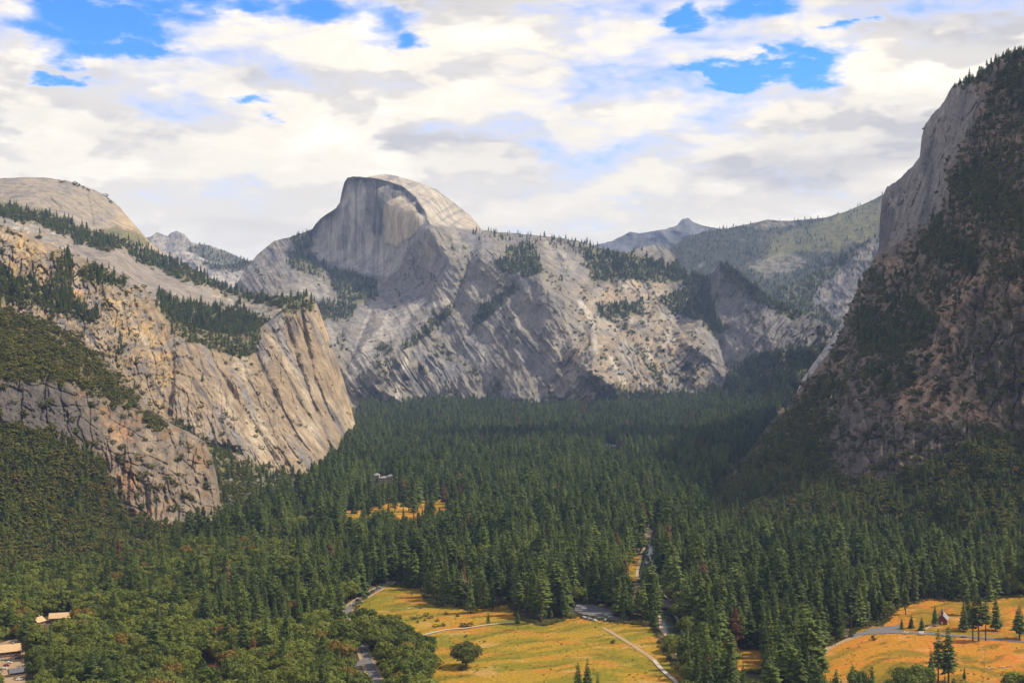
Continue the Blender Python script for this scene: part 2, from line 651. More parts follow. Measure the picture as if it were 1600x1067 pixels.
GRAN = C3(.27, .245, .205)      # clean granite
PALE = C3(.42, .385, .335)
GREY = C3(.165, .16, .165)
DARK = C3(.07, .067, .07)
TAN = C3(.36, .27, .165)
RUST = C3(.40, .215, .10)
SOIL = C3(.26, .175, .105)
DUFF = C3(.075, .075, .035)
GRASSY = C3(.17, .16, .055)

# ---- far blue peak ------------------------------------------------------------
def rel(U, V, p, q):
    return 420 * ridged(p / 700, q / 500, 5, 3)


def pnt(U, V, p, q, R, aux):
    c = np.broadcast_to(GREY * .75, U.shape + (3,)).copy()
    return mixc(c, DUFF * .8, sstep(-.05, .3, fbm(p / 500, q / 300, 4, 5)) * .7), 0 * U, 0 * U


landform('mountain', [(880, 392), (930, 383), (955, 377), (985, 362), (1000, 365), (1015, 362), (1040, 358), (1058, 352), (1065, 343), (1075, 340), (1084, 348), (1100, 353), (1130, 358), (1180, 375)],
         [(880, 440), (1180, 440)], 880, 1180, 220, 50, [(880, 392, 13500), (1070, 340, 13500), (1180, 370, 13500), (1000, 440, 12000), (1180, 440, 12000), (880, 440, 12000)],
         13000, rel, pnt, M['rock_far'], 'hazy blue peak far off behind the long granite ridge', jag=.5, back=(300, 900, 2000, 3500, 5000), seed=1)

# ---- far left domes ------------------------------------------------------------
def rel(U, V, p, q):
    return 120 * ridged(p / 350, q / 300, 5, 13) + 22 * ridged(p / 60, q / 50, 4, 14)


def pnt(U, V, p, q, R, aux):
    c = np.broadcast_to(GRAN, U.shape + (3,)).copy()
    c = mixc(c, GREY, sstep(-.1, .4, fbm(p / 90, q / 120, 4, 15)))
    fo = area(U, V, [(290, 386), (320, 384), (350, 392), (400, 408), (400, 425), (340, 412), (300, 402)], 3, 5, 12, 1)
    return mixc(c, DUFF, fo * .8), fo * .10, 0 * U


landform('mountain', [(200, 372), (235, 370), (245, 363), (256, 367), (262, 369), (268, 363), (276, 361), (288, 366), (297, 377), (310, 381), (330, 384), (350, 391), (372, 401), (390, 409), (430, 415)],
         [(200, 470), (430, 470)], 215, 430, 230, 100, [(200, 372, 9800), (276, 361, 9800), (430, 415, 9800), (200, 470, 8600), (430, 470, 8600), (300, 420, 9100)],
         9300, rel, pnt, M['rock_far'], 'small pair of far rounded granite domes left of the great half dome', jag=.5, seed=2)


def rel(U, V, p, q):
    return 70 * ridged(p / 260, q / 180, 4, 23) + 14 * ridged(p / 45, q / 35, 4, 24)


def pnt(U, V, p, q, R, aux):
    c = np.broadcast_to(PALE * .9, U.shape + (3,)).copy()
    c = mixc(c, GREY, sstep(-.1, .4, fbm(p / 80, q / 60, 4, 25)))
    fo = area(U, V, [(318, 412), (345, 409), (380, 406), (440, 400), (440, 428), (370, 424), (330, 420)], 3, 5, 12, 2)
    return mixc(c, DUFF, fo * .85), fo * .16 + .01 * sstep(.1, .4, fbm(U / 10, V / 8, 3, 26)), 0 * U


landform('hill', [(240, 408), (262, 396), (285, 391), (305, 397), (325, 408), (345, 414), (365, 412), (385, 408), (405, 405), (440, 402)],
         [(240, 490), (440, 490)], 240, 440, 230, 120, [(240, 408, 7900), (300, 395, 7900), (440, 402, 7700), (240, 490, 7000), (440, 490, 7000)],
         7500, rel, pnt, M['rock_far'], 'low pale slabs with a wooded crest in the gap left of the half dome', cat='hill', jag=.6, seed=3)

# ---- far right wooded hills ----------------------------------------------------
def rel(U, V, p, q):
    return 160 * ridged(p / 700, q / 420, 5, 33) + 25 * fbm(p / 70, q / 60, 4, 34)


def pnt(U, V, p, q, R, aux):
    c = np.broadcast_to(DUFF * .6, U.shape + (3,)).copy()
    br = area(U, V, [(1205, 372), (1290, 340), (1390, 300), (1420, 300), (1420, 380), (1330, 385), (1260, 392), (1190, 420)], 8, 14, 30, 3)
    c = mixc(c, GRASSY * .7, br * .8)
    bare = area(U, V, [(1170, 415), (1205, 398), (1235, 396), (1262, 405), (1250, 420), (1215, 432), (1180, 432)], 4, 8, 14, 4)
    bare = np.maximum(bare, area(U, V, [(1165, 353), (1200, 343), (1235, 344), (1245, 352), (1190, 358)], 3, 5, 12, 6))
    bare = np.maximum(bare, sstep(.34, .5, fbm(U / 30, V / 16, 4, 35)) * .75)
    c = mixc(c, GRAN * .7, bare * .75 * sstep(-.3, .15, fbm(U / 9, V / 5, 4, 37)))
    con = (.085 * (1 - .75 * br) * (1 - bare)) * sstep(-.35, .1, fbm(U / 22, V / 12, 3, 36) + .12)
    return c, con, 0 * U


landform('hill', [(1020, 400), (1050, 386), (1072, 371), (1100, 362), (1140, 356), (1175, 349), (1200, 343), (1215, 345), (1230, 345), (1260, 343), (1290, 340), (1320, 331), (1350, 319), (1380, 304), (1430, 285)],
         [(1020, 520), (1430, 520)], 1020, 1430, 440, 200, [(1020, 400, 9000), (1100, 362, 9400), (1230, 345, 9600), (1380, 304, 9600), (1430, 285, 9600), (1020, 520, 7000), (1430, 520, 7000), (1200, 430, 8100), (1330, 400, 8300)],
         8500, rel, pnt, M['rock_far'], 'long blue wooded ridge climbing behind the dark pinnacle', cat='hill', jag=.5, seed=4)


def rel(U, V, p, q):
    return 120 * ridged(p / 330, q / 300, 5, 43) + 20 * ridged(p / 50, q / 70, 4, 44)


def pnt(U, V, p, q, R, aux):
    c = np.broadcast_to(GREY * .75, U.shape + (3,)).copy()
    c = mixc(c, GRAN, sstep(-.1, .35, fbm(p / 60, q / 140, 4, 45)) * .6)
    cliff = area(U, V, [(1265, 470), (1300, 430), (1335, 395), (1400, 350), (1400, 500), (1330, 505), (1290, 490)], 6, 12, 22, 7)
    slab = area(U, V, [(1360, 420), (1390, 405), (1390, 430), (1365, 435)], 3, 4, 10, 8)
    c = mixc(c, PALE, slab)
    spot = sstep(.3, .45, fbm(U / 18, V / 10, 4, 46)) * (1 - cliff) * .8
    c = mixc(c, DUFF, (1 - cliff) * (1 - spot) * .85)
    return c, .09 * (1 - cliff * .93) * (1 - spot), 0 * U


landform('hill', [(1170, 492), (1190, 474), (1215, 455), (1250, 441), (1290, 416), (1320, 397), (1350, 379), (1380, 361), (1430, 335)],
         [(1170, 640), (1430, 640)], 1170, 1430, 330, 260, [(1170, 492, 6500), (1250, 441, 6800), (1430, 335, 7000), (1170, 640, 5300), (1430, 640, 5300), (1300, 520, 6200)],
         6300, rel, pnt, M['rock_far'], 'steep dark wooded side valley slope with grey cliffs beside the near cliff', cat='hill', jag=.8, seed=5)

# ---- the half dome and its massif ---------------------------------------------
DOME_EDGE = [(548, 279), (575, 280), (600, 284), (628, 292), (650, 310), (664, 330), (671, 352)]


def rel(U, V, p, q):
    face = area(U, V, [(486, 368), (497, 345), (526, 325), (534, 300), (540, 280), (575, 279), (605, 284), (632, 294), (652, 312), (666, 334), (672, 352), (650, 372), (632, 392), (622, 420), (604, 436), (560, 424), (520, 412), (497, 408), (484, 395)], 5, 3, 20, 10)
    back_ = area(U, V, [(548, 272), (600, 266), (660, 280), (760, 350), (756, 362), (690, 352), (672, 350), (664, 330), (650, 308), (628, 290), (600, 281)], 3, 2, 20, 11)
    smooth_ = np.maximum(face, back_)
    r = 75 * ridged(p / 520 + .3 * fbm(p / 300, q / 300, 2, 60), q / 620, 4, 61)
    # ribs that lean both ways down the walls
    a1 = p * .82 + q * .57; b1 = -p * .57 + q * .82
    a2 = p * .80 - q * .60; b2 = p * .60 + q * .80
    w = 16 * fbm(p / 210, q / 210, 2, 62)
    rib1 = ridged((a1 + w) / 85, b1 / 560, 4, 63, .6)
    rib2 = ridged((a2 + w) / 95, b2 / 560, 4, 64, .6)
    m = sstep(-120, 160, p * 1 - 180 + 60 * fbm(p / 250, q / 250, 2, 65))     # right side leans the other way
    rib = rib1 * (1 - m) + rib2 * m
    mk = sstep(-.25, .3, fbm(p / 260, q / 260, 3, 660))
    r = r + (20 + 40 * mk) * rib * (1 - smooth_) + 44 * ridged((p + w) / 160, q / 210, 4, 659, .42) * (1 - smooth_)
    r = r - 15 * mk * crack((a1 + w) / 75, b1 / 700, .03, 661, 4) * (1 - m) * (1 - .8 * smooth_) - 15 * mk * crack((a2 + w) / 75, b2 / 700, .03, 662, 4) * m * (1 - .8 * smooth_)
    slab = terrace(fbm((a1 + w) / 150, b1 / 240, 4, 66, .45) * .5 + .5, 9, .15)
    r = r + (90 * slab + 7 * ridged((a1 + w) / 46, b1 / 130, 3, 67, .5)) * (1 - .93 * smooth_)
    # the sheer face: flutes, with a brighter plate standing proud
    fl = fbm(p / 22, q / 500, 4, 69)
    plate = area(U, V, [(602, 316), (625, 306), (648, 325), (660, 345), (646, 368), (620, 386), (603, 380), (598, 345)], 3, 4, 12, 12)
    r = r + face * (6 * fl + 9 * fbm(p / 60, q / 160, 4, 70) + 16 * plate)
    sh = terrace(fbm((p * .5 - q * .86) / 60, (p * .86 + q * .5) / 300, 3, 71) * .5 + .5, 7, .2)
    r = r + back_ * (12 * sh + 6 * fbm((p * .5 - q * .86) / 25, (p * .86 + q * .5) / 120, 4, 72))
    # the shoulder right of the face, a long nose splitting grey left from warm right
    nose = seg_dist(U, V, [(690, 356), (770, 372), (835, 425), (880, 490), (920, 560), (955, 612)])
    r = r + 170 * np.exp(-(nose / 46) ** 2) * sstep(640, 580, V) + 0
    nose2 = seg_dist(U, V, [(672, 352), (700, 400), (690, 450), (650, 520), (600, 590)])
    r = r + 120 * np.exp(-(nose2 / 34) ** 2)
    nose3 = seg_dist(U, V, [(1133, 412), (1120, 450), (1108, 500), (1080, 560)])
    r = r + 60 * np.exp(-(nose3 / 22) ** 2)
    for pts, wd, dp in (([(745, 365), (735, 420), (712, 475), (655, 540), (600, 600)], 9, 90), ([(590, 440), (575, 490), (545, 560), (535, 600)], 9, 80),
                        ([(860, 385), (880, 430), (890, 470)], 8, 50), ([(640, 500), (612, 570), (590, 630)], 6, 40), ([(700, 500), (665, 560), (640, 612)], 6, 45),
                        ([(1010, 430), (985, 480), (960, 520)], 7, 45), ([(1100, 440), (1110, 500), (1140, 570)], 9, 120)):
        r = r - .6 * dp * np.exp(-(seg_dist(U, V, pts) / wd) ** 2)
    # roofs and arches on the lower right wall
    arch = np.abs(V - (522 + 22 * ((U - 1010) / 70.0) ** 2 + 6 * fbm(U / 12, V / 12, 3, 73)))
    am = area(U, V, [(930, 500), (1090, 500), (1110, 560), (920, 560)], 8, 6, 20, 13)
    r = r + am * 26 * sstep(10, -2, V - (522 + 22 * ((U - 1010) / 70.0) ** 2 + 7 * fbm(U / 12, V / 12, 3, 73)))
    r = r + am * 18 * sstep(8, -2, V - (540 + 16 * ((U - 1000) / 60.0) ** 2 + 6 * fbm(U / 10, V / 10, 3, 74)))
    return r, (face, back_, plate, rib, slab, fl)


def pnt(U, V, p, q, R, aux):
    face, back_, plate, rib, slab, fl = aux
    c = np.broadcast_to(GRAN * .70, U.shape + (3,)).copy()
    a1 = p * .82 + q * .57; b1 = -p * .57 + q * .82
    n = fbm(a1 / 90, b1 / 200, 4, 80, .55)
    c = mixc(c, GREY, sstep(-.15, .35, n) * .75)
    c = mixc(c, PALE * .75, sstep(.14, .40, fbm(a1 / 90, b1 / 200, 4, 81, .5)) * .65)
    c = mixc(c, DARK, sstep(.16, .5, fbm(a1 / 38, b1 / 120, 5, 82, .6)) * .7)
    warm = sstep(840, 960, U + 60 * fbm(U / 60, V / 60, 3, 83)) * sstep(1110, 1080, U) * sstep(400, 440, V)
    c = mixc(c, TAN * .92, warm * sstep(-.3, .35, fbm(p / 110, q / 70, 4, 84)) * .6)
    c = mixc(c, PALE * .9, warm * sstep(.05, .4, fbm(p / 80, q / 60, 4, 85)) * .5)
    # pale chutes of broken stone
    ch = 0 * U
    for k, (pts, wd) in enumerate([([(610, 480), (596, 520), (565, 565), (540, 600)], 4), ([(590, 445), (575, 495), (548, 560)], 3), ([(640, 545), (628, 580), (618, 625)], 4),
                    ([(660, 470), (612, 500), (575, 540), (548, 575)], 6), ([(700, 470), (670, 480)], 5), ([(905, 470), (925, 500), (930, 540)], 4), ([(955, 560), (975, 600)], 4), ([(1010, 545), (1020, 590)], 5)]):
        ch = np.maximum(ch, line(U, V, pts, wd, 4, 12, k))
    pale = area(U, V, [(612, 488), (648, 484), (640, 500), (600, 545), (560, 590), (545, 600), (560, 560), (590, 520)], 4, 6, 18, 14)
    c = mixc(c, PALE * 1.12, np.maximum(ch, pale * .75) * .5)
    # face: dark water streaks hang down it
    fc = np.broadcast_to(C3(.32, .305, .285), U.shape + (3,)).copy()
    st = fbm(p / 16, q / 420, 5, 86, .62)
    fc = mixc(fc, C3(.33, .295, .235), sstep(0, .4, st))
    fc = mixc(fc, GREY * 1.1, sstep(-.05, .38, fbm(p / 20, q / 300, 5, 87, .6)))
    blk = area(U, V, [(572, 284), (600, 286), (640, 300), (660, 325), (655, 338), (630, 312), (604, 318), (597, 368), (590, 372), (578, 362), (574, 325)], 7, 12, 14, 15)
    fc = mixc(fc, DARK * .9, blk * (.55 + .45 * sstep(-.2, .3, fbm(p / 13, q / 260, 4, 88))))
    fc = mixc(fc, C3(.44, .375, .27), plate * .95)
    c = c + (fc - c) * face[..., None]
    bc = np.broadcast_to(C3(.36, .325, .27), U.shape + (3,)).copy()
    bc = mixc(bc, GREY, sstep(.05, .4, fbm((p * .5 - q * .86) / 40, (p * .86 + q * .5) / 260, 4, 89)) * .7)
    bc = mixc(bc, TAN, sstep(715, 750, U) * .5)
    c = c + (bc - c) * back_[..., None]
    spire = area(U, V, [(1108, 432), (1124, 408), (1142, 408), (1200, 455), (1300, 505), (1290, 560), (1200, 570), (1130, 510)], 8, 10, 24, 17)
    c = mixc(c, C3(.125, .118, .118), spire * .8)  # shade on the pinnacle's left-facing side, put into its colour
    # woods on ledges
    woods = [[(455, 392), (478, 380), (492, 402), (512, 420), (500, 432), (470, 426), (448, 412)],
             [(512, 420), (560, 428), (592, 437), (590, 465), (560, 476), (535, 470), (518, 450)], [(450, 372), (486, 362), (490, 380), (478, 395), (462, 388)],
             [(795, 385), (830, 380), (852, 425), (835, 432), (785, 425), (770, 412), (790, 400)],
             [(905, 386), (960, 392), (1000, 400), (1062, 415), (1085, 440), (1010, 440), (960, 436), (925, 440), (915, 415)],
             [(1060, 425), (1110, 435), (1112, 480), (1130, 520), (1110, 520), (1080, 470)], [(1120, 415), (1140, 412), (1200, 465), (1262, 492), (1240, 498), (1180, 470), (1130, 430)],
             [(700, 480), (712, 478), (690, 505), (640, 545), (625, 545), (660, 515)], [(800, 445), (812, 452), (760, 500), (735, 520), (745, 490)],
             [(1090, 640), (1130, 600), (1170, 560), (1230, 545), (1300, 540), (1300, 660), (1090, 660)], [(480, 480), (520, 470), (560, 480), (545, 500), (500, 500)],
             [(560, 640), (580, 632), (640, 640), (760, 625), (840, 636), (900, 640), (950, 610), (1080, 618), (1120, 600), (1120, 660), (560, 660)],
             [(1030, 470), (1070, 450), (1100, 500), (1050, 490)], [(930, 480), (1000, 470), (1010, 490), (940, 500)]]
    wd = 0 * U
    for k, pl in enumerate(woods):
        wd = np.maximum(wd, area(U, V, pl, 4, 7, 14, 20 + k))
    gul = sstep(.10, .42, fbm(a1 / 70, b1 / 200, 4, 90)) * (1 - face) * (1 - back_)
    lower = sstep(470, 600, V)
    sp = gul * (.35 + .5 * lower)
    crest = sstep(26, 4, seg_dist(U, V, [(752, 360), (800, 364), (870, 371), (930, 384), (985, 398)]))
    c = mixc(c, DUFF * 1.4, np.maximum(wd * .85, sp * .62))
    con = np.maximum(wd * .085, np.maximum(crest * .035, sp * .016)) * (1 - face) * (1 - back_)
    shr = sp * .06 * (1 - wd) + .012 * warm + .05 * wd
    return c, con, shr


marks = [(485, 362, 6700), (492, 352, 6650), (535, 298, 6600), (548, 277, 6560), (600, 273, 6560), (650, 284, 6660), (700, 310, 6800), (752, 358, 7000),
         (500, 400, 6560), (520, 420, 6460), (560, 420, 6360), (600, 430, 6260), (640, 380, 6230), (665, 340, 6240), (600, 340, 6380), (550, 340, 6480), (648, 318, 6290), (690, 345, 6560), (720, 352, 6780),
         (540, 455, 6100), (440, 400, 6500), (410, 392, 6700), (400, 440, 6200), (360, 455, 6300), (360, 500, 6000), (450, 480, 5700), (520, 520, 5300), (545, 600, 4900), (620, 640, 4800),
         (700, 650, 4750), (600, 540, 5150), (680, 480, 5550), (720, 400, 5900), (690, 368, 6130), (752, 366, 6050), (800, 440, 5500), (850, 440, 5350), (900, 520, 5050), (960, 615, 4750),
         (850, 645, 4650), (780, 600, 4850), (900, 378, 5950), (985, 396, 5950), (950, 450, 5600), (1000, 500, 5350), (1050, 560, 5100), (1100, 610, 4950), (1140, 640, 4850), (1020, 386, 6050),
         (1060, 412, 5950), (1090, 430, 5900), (1133, 410, 5450), (1110, 470, 5500), (1180, 450, 5330), (1200, 520, 5080), (1260, 490, 5120), (1300, 520, 5000), (1250, 600, 4850), (1300, 660, 4800)]
landform('mountain', [(340, 470), (360, 455), (372, 440), (385, 420), (400, 400), (412, 389), (430, 376), (455, 370), (478, 362), (488, 358), (493, 350), (500, 342), (512, 334), (525, 325), (531, 316), (534, 300), (538, 285), (543, 278), (552, 276),
                       (575, 277), (588, 274), (602, 272), (620, 275), (650, 284), (665, 289), (682, 297), (700, 310), (720, 325), (735, 338), (746, 350), (753, 359), (770, 362), (800, 364), (830, 367), (870, 371), (905, 377), (930, 384), (950, 390),
                       (975, 396), (988, 392), (1000, 387), (1020, 383), (1043, 386), (1053, 395), (1062, 411), (1080, 424), (1100, 430), (1114, 426), (1124, 412), (1133, 409), (1146, 418), (1160, 432), (1180, 445), (1200, 462), (1230, 479), (1262, 492), (1300, 510)],
         [(340, 520), (440, 560), (520, 620), (560, 650), (700, 662), (1300, 662)], 342, 1300, 1050, 400, marks, 5500, rel, pnt, M['rock_far'],
         'huge grey granite massif with the sheer half dome rising from its crest', jag=.45, seed=6)

# ---- pale slab sliver at the right of the valley mouth -------------------------
def rel(U, V, p, q):
    return 10 * fbm(p / 40, q / 160, 4, 93) + 3 * fbm(p / 8, q / 20, 3, 94)


def pnt(U, V, p, q, R, aux):
    c = np.broadcast_to(PALE * .95, U.shape + (3,)).copy()
    return mixc(c, GREY, sstep(0, .4, fbm((p + q * .6) / 14, (q - p) / 120, 4, 95)) * .7), 0 * U, 0 * U


landform('cliff', [(1240, 650), (1246, 610), (1254, 592), (1268, 572), (1283, 551), (1300, 528), (1315, 504), (1323, 488), (1330, 478), (1360, 470)], [(1215, 690), (1360, 690)], 1240, 1360, 150, 150,
         [(1215, 640, 3500), (1250, 599, 3650), (1300, 538, 3800), (1360, 470, 3900), (1215, 690, 3150), (1360, 690, 3300), (1300, 600, 3450)], 3500, rel, pnt, M['rock_mid'],
         'narrow sunlit pale slab behind the foot of the dark cliff', cat='cliff', jag=.3, seed=7)

# ---- left dome with its wooded bench and slab ----------------------------------
def rel(U, V, p, q):
    dome = area(U, V, [(-40, 270), (60, 268), (150, 290), (210, 340), (262, 400), (200, 380), (120, 352), (40, 330), (-40, 318)], 8, 5, 25, 30)
    slab = area(U, V, [(95, 372), (150, 372), (200, 395), (260, 425), (310, 455), (350, 478), (330, 500), (290, 490), (240, 460), (170, 420), (110, 398)], 5, 4, 20, 31)
    sm = np.maximum(dome, slab)
    r = 26 * ridged(p / 130, q / 110, 5, 100) * (1 - .8 * sm)
    r = r + 6 * ridged(p / 22, q / 20, 4, 101) * (1 - .7 * sm)
    a1 = p * .55 + q * .84; b1 = p * .84 - q * .55
    r = r + slab * (7 * fbm(a1 / 16, b1 / 300, 4, 102))
    r = r + dome * (22 * terrace(fbm(p / 120, q / 60, 3, 103) * .5 + .5, 6, .12) + 4 * fbm(p / 14, q / 30, 4, 104))
    for pts, w, dp in (([(136, 305), (142, 330), (145, 350)], 2.2, 22), ([(158, 318), (157, 345)], 1.8, 14), ([(78, 312), (93, 324)], 3, 26), ([(155, 300), (170, 312)], 2, 6)):
        r = r - dp * np.exp(-(seg_dist(U, V, pts) / w) ** 2)
    r = r + 14 * np.exp(-((seg_dist(U, V, [(175, 350), (195, 345), (215, 360)])) / 3) ** 2)
    return r, (dome, slab)


def pnt(U, V, p, q, R, aux):
    dome, slab = aux
    c = np.broadcast_to(GRAN * .8, U.shape + (3,)).copy()
    c = mixc(c, SOIL * 1.1, sstep(-.05, .4, fbm(U / 22, V / 12, 4, 105)) * .6 * (1 - dome))
    c = mixc(c, PALE, sstep(.12, .42, fbm(U / 16, V / 9, 4, 106)) * .7)
    dc = np.broadcast_to(C3(.25, .215, .17), U.shape + (3,)).copy()
    dc = mixc(dc, GREY, sstep(-.05, .35, fbm(U / 40, V / 14, 4, 107)) * .6)
    dc = mixc(dc, TAN * 1.05, sstep(165, 205, U + 18 * fbm(U / 20, V / 20, 3, 108)) * .75)
    c = c + (dc - c) * dome[..., None]
    a1 = p * .55 + q * .84; b1 = p * .84 - q * .55
    sc_ = np.broadcast_to(C3(.225, .195, .165), U.shape + (3,)).copy()
    sc_ = mixc(sc_, C3(.17, .145, .13), sstep(-.05, .35, fbm(a1 / 9, b1 / 260, 4, 109)) * .8)
    c = c + (sc_ - c) * slab[..., None]
    woods = [[(-40, 305), (20, 318), (70, 328), (105, 345), (150, 362), (180, 355), (215, 362), (232, 380), (215, 388), (190, 385), (165, 392), (120, 378), (60, 350), (-40, 335)],
             [(195, 385), (240, 395), (300, 420), (350, 445), (400, 462), (480, 466), (470, 480), (420, 478), (370, 462), (320, 445), (270, 432), (215, 408)],
             [(245, 455), (275, 470), (330, 478), (380, 490), (415, 500), (430, 520), (370, 560), (300, 540), (255, 490)]]
    wd = 0 * U
    for k, pl in enumerate(woods):
        wd = np.maximum(wd, area(U, V, pl, 4, 9, 16, 40 + k))
    scat = sstep(.05, .4, fbm(U / 20, V / 14, 4, 110)) * (1 - dome) * (1 - slab)
    c = mixc(c, DUFF * 1.5, np.maximum(wd * .85, scat * .4))
    crest = sstep(7, 1, seg_dist(U, V, [(95, 284), (140, 294), (165, 305), (185, 322)]))
    return c, np.maximum(wd * .065, scat * .01) * (1 - dome), scat * .04 + crest * .02 + wd * .10 * (1 - dome)


landform('mountain', [(-60, 280), (0, 279), (40, 277), (75, 278), (110, 284), (140, 294), (165, 305), (185, 322), (205, 345), (225, 368), (240, 384), (256, 396), (280, 408), (300, 420), (350, 446), (375, 456), (400, 462), (440, 465), (482, 466), (500, 490), (520, 540)],
         [(-60, 470), (100, 470), (200, 500), (300, 545), (400, 530), (430, 505), (470, 470), (482, 466)], -60, 478, 600, 300,
         [(-60, 280, 4300), (0, 278, 4300), (75, 278, 4380), (140, 294, 4450), (200, 340, 4520), (250, 392, 4560), (0, 315, 3950), (80, 332, 3900), (150, 368, 3850), (220, 352, 4300), (0, 350, 3350), (100, 380, 3480), (180, 392, 3560), (300, 420, 4050),
          (350, 448, 3950), (250, 450, 3420), (330, 490, 3420), (400, 465, 3720), (420, 490, 3480), (480, 468, 3520), (300, 540, 3100), (400, 545, 3200), (100, 450, 3150), (-40, 440, 3000)],
         3800, rel, pnt, M['rock_mid'], 'smooth rounded granite dome above a wooded bench and a long bare slab', jag=.35, rnd=(26, 130), seed=8)

# ---- left wall with the arches and the column ----------------------------------
def rel(U, V, p, q):
    w = 9 * fbm(p / 120, q / 120, 2, 120)
    al = -p * .46 + q * .89; ac = p * .89 + q * .46 + 46 * fbm(p / 330, q / 330, 2, 1200)           # down and to the right
    right = sstep(250, 340, U + 30 * fbm(U / 50, V / 50, 2, 121))
    r = 40 * ridged(p / 240, q / 240, 4, 122)
    slab = terrace(fbm((ac + w) / 66, al / 360, 5, 123, .6) * .5 + .5, 11, .13)
    r = r + right * (70 * slab + 8 * ridged((ac + w * .5) / 26, al / 150, 4, 124) + 34 * ridged((p + w) / 95, q / 130, 5, 640, .5) - (1 + 12 * sstep(-.1, .3, fbm(p / 130, q / 130, 3, 639))) * crack((ac + w) / 44, al / 560, .035, 641, 4) - 5 * sstep(0, .3, fbm(p / 90, q / 90, 2, 638)) * crack((ac + w) / 18, al / 200, .045, 642))
    left = 1 - right
    f1, f2, idn = worley((p + w) / 34, (q * .6 + w) / 34, 125)
    r = r + left * (30 * ridged((p + w) / 60, q / 100, 5, 126) + 9 * idn - 10 * crack((p + w) / 40, q / 90, .05, 643) - 7 * crack((p + q) / 60, (q - p) / 30, .04, 644))
    # nested arches
    cx, cy = 262.0, 640.0
    d = np.hypot((U - cx) / 1.0, (V - cy) / 1.25) + 10 * fbm(U / 26, V / 26, 3, 127)
    am = area(U, V, [(255, 545), (300, 540), (380, 600), (380, 700), (300, 690), (262, 640)], 9, 8, 20, 50)
    r = r + am * 75 * terrace(np.clip(d / 140, 0, 1), 8, .10)
    # a cave under the rim and a shallow alcove row
    r = r - 15 * np.exp(-(((U - 425) / 12) ** 2 + ((V - 520) / 4.5) ** 2))
    r = r - 18 * np.exp(-(((U - 240) / 13) ** 2 + ((V - 486) / 5) ** 2))
    for pts, wd, dp in (([(268, 520), (270, 560), (266, 620), (262, 650)], 5, 34), ([(470, 480), (476, 520), (490, 590), (520, 660)], 4, 30), ([(500, 480), (512, 530), (530, 600), (548, 660)], 3, 22), ([(445, 500), (470, 580), (500, 660), (520, 710)], 5, 32),
                        ([(330, 560), (380, 640), (430, 715)], 5, 26), ([(395, 540), (430, 620), (470, 700)], 4, 22)):
        r = r - dp * np.exp(-(seg_dist(U, V, pts) / wd) ** 2)
    # stepped ledges of the left tiers
    tier = terrace(sstep(360, 640, V - .55 * U + 40 * fbm(U / 50, V / 40, 3, 128)), 4, .3)
    r = r + left * 60 * tier
    r = r + 5 * ridged(p / 10, q / 13, 3, 129) + 1.8 * pn(p / 3.2, q / 3.2, 130)
    return r, (right, slab, idn)


def pnt(U, V, p, q, R, aux):
    right, slab, idn = aux
    al = -p * .46 + q * .89; ac = p * .89 + q * .46
    w = 9 * fbm(p / 120, q / 120, 2, 120)
    c = np.broadcast_to(C3(.235, .180, .118), U.shape + (3,)).copy()
    c = mixc(c, PALE * C3(.86, .78, .64), sstep(0, .35, fbm((ac + w) / 50, al / 200, 5, 131)) * .8)
    c = mixc(c, GREY, sstep(0, .4, fbm((ac + w) / 24, al / 200, 5, 132)) * .8)
    c = mixc(c, DARK, sstep(.18, .42, fbm((ac + w) / 17, al / 190, 4, 133)) * .85)
    yel = area(U, V, [(150, 470), (200, 455), (250, 490), (275, 560), (262, 640), (240, 620), (220, 540), (160, 500)], 14, 16, 30, 60)
    yel = np.maximum(yel, area(U, V, [(5, 365), (80, 380), (75, 430), (20, 430)], 8, 14, 18, 61))
    c = mixc(c, C3(.36, .245, .11), yel * sstep(-.25, .35, fbm(p / 18, q / 34, 4, 134)) * .85)
    edge = sstep(26, 4, seg_dist(U, V, [(490, 470), (505, 500), (520, 545), (536, 590), (552, 650), (567, 697)]))
    c = mixc(c, TAN * 1.25, edge * sstep(-.2, .3, fbm(p / 20, q / 40, 3, 135)) * .7)  # sunlit brightness of the column's right-facing edge, put into the colour
    left = 1 - right
    c = mixc(c, GREY * .85, left * sstep(-.05, .4, fbm(p / 40, q / 26, 5, 136)) * .7)
    ledge = left * sstep(.02, .34, fbm((p + q * .4) / 90, (q - p * .4) / 24, 4, 137)) * (1 - .8 * yel)
    c = mixc(c, SOIL, ledge * .7)
    org = np.maximum(area(U, V, [(85, 470), (120, 465), (115, 485), (90, 492)], 3, 7, 9, 62), area(U, V, [(105, 455), (130, 452), (128, 462), (108, 464)], 3, 5, 9, 63)) * sstep(-.2, .2, fbm(U / 5, V / 4, 3, 138))
    c = mixc(c, RUST * 1.25, org)
    woods = [[(150, 415), (200, 435), (190, 450), (130, 440), (120, 425)], [(90, 405), (112, 400), (115, 470), (85, 468)], [(245, 478), (275, 496), (330, 508), (380, 512), (410, 518), (400, 548), (370, 560), (330, 545), (285, 530), (262, 505)], [(480, 462), (495, 470), (492, 484), (440, 490), (420, 500), (400, 495), (440, 470)],
             [(0, 428), (60, 445), (120, 470), (160, 500), (120, 500), (60, 480), (-60, 470)]]
    wd = 0 * U
    for k, pl in enumerate(woods):
        wd = np.maximum(wd, area(U, V, pl, 4, 9, 14, 64 + k))
    bushy = np.maximum(ledge * .9, right * sstep(.25, .45, fbm((ac + w) / 20, al / 60, 4, 139)) * .4)
    c = mixc(c, DUFF * 1.6, np.maximum(wd * .8, ledge * .35))
    return c, wd * .03 + ledge * .003, bushy * .03 + wd * .07 + .002


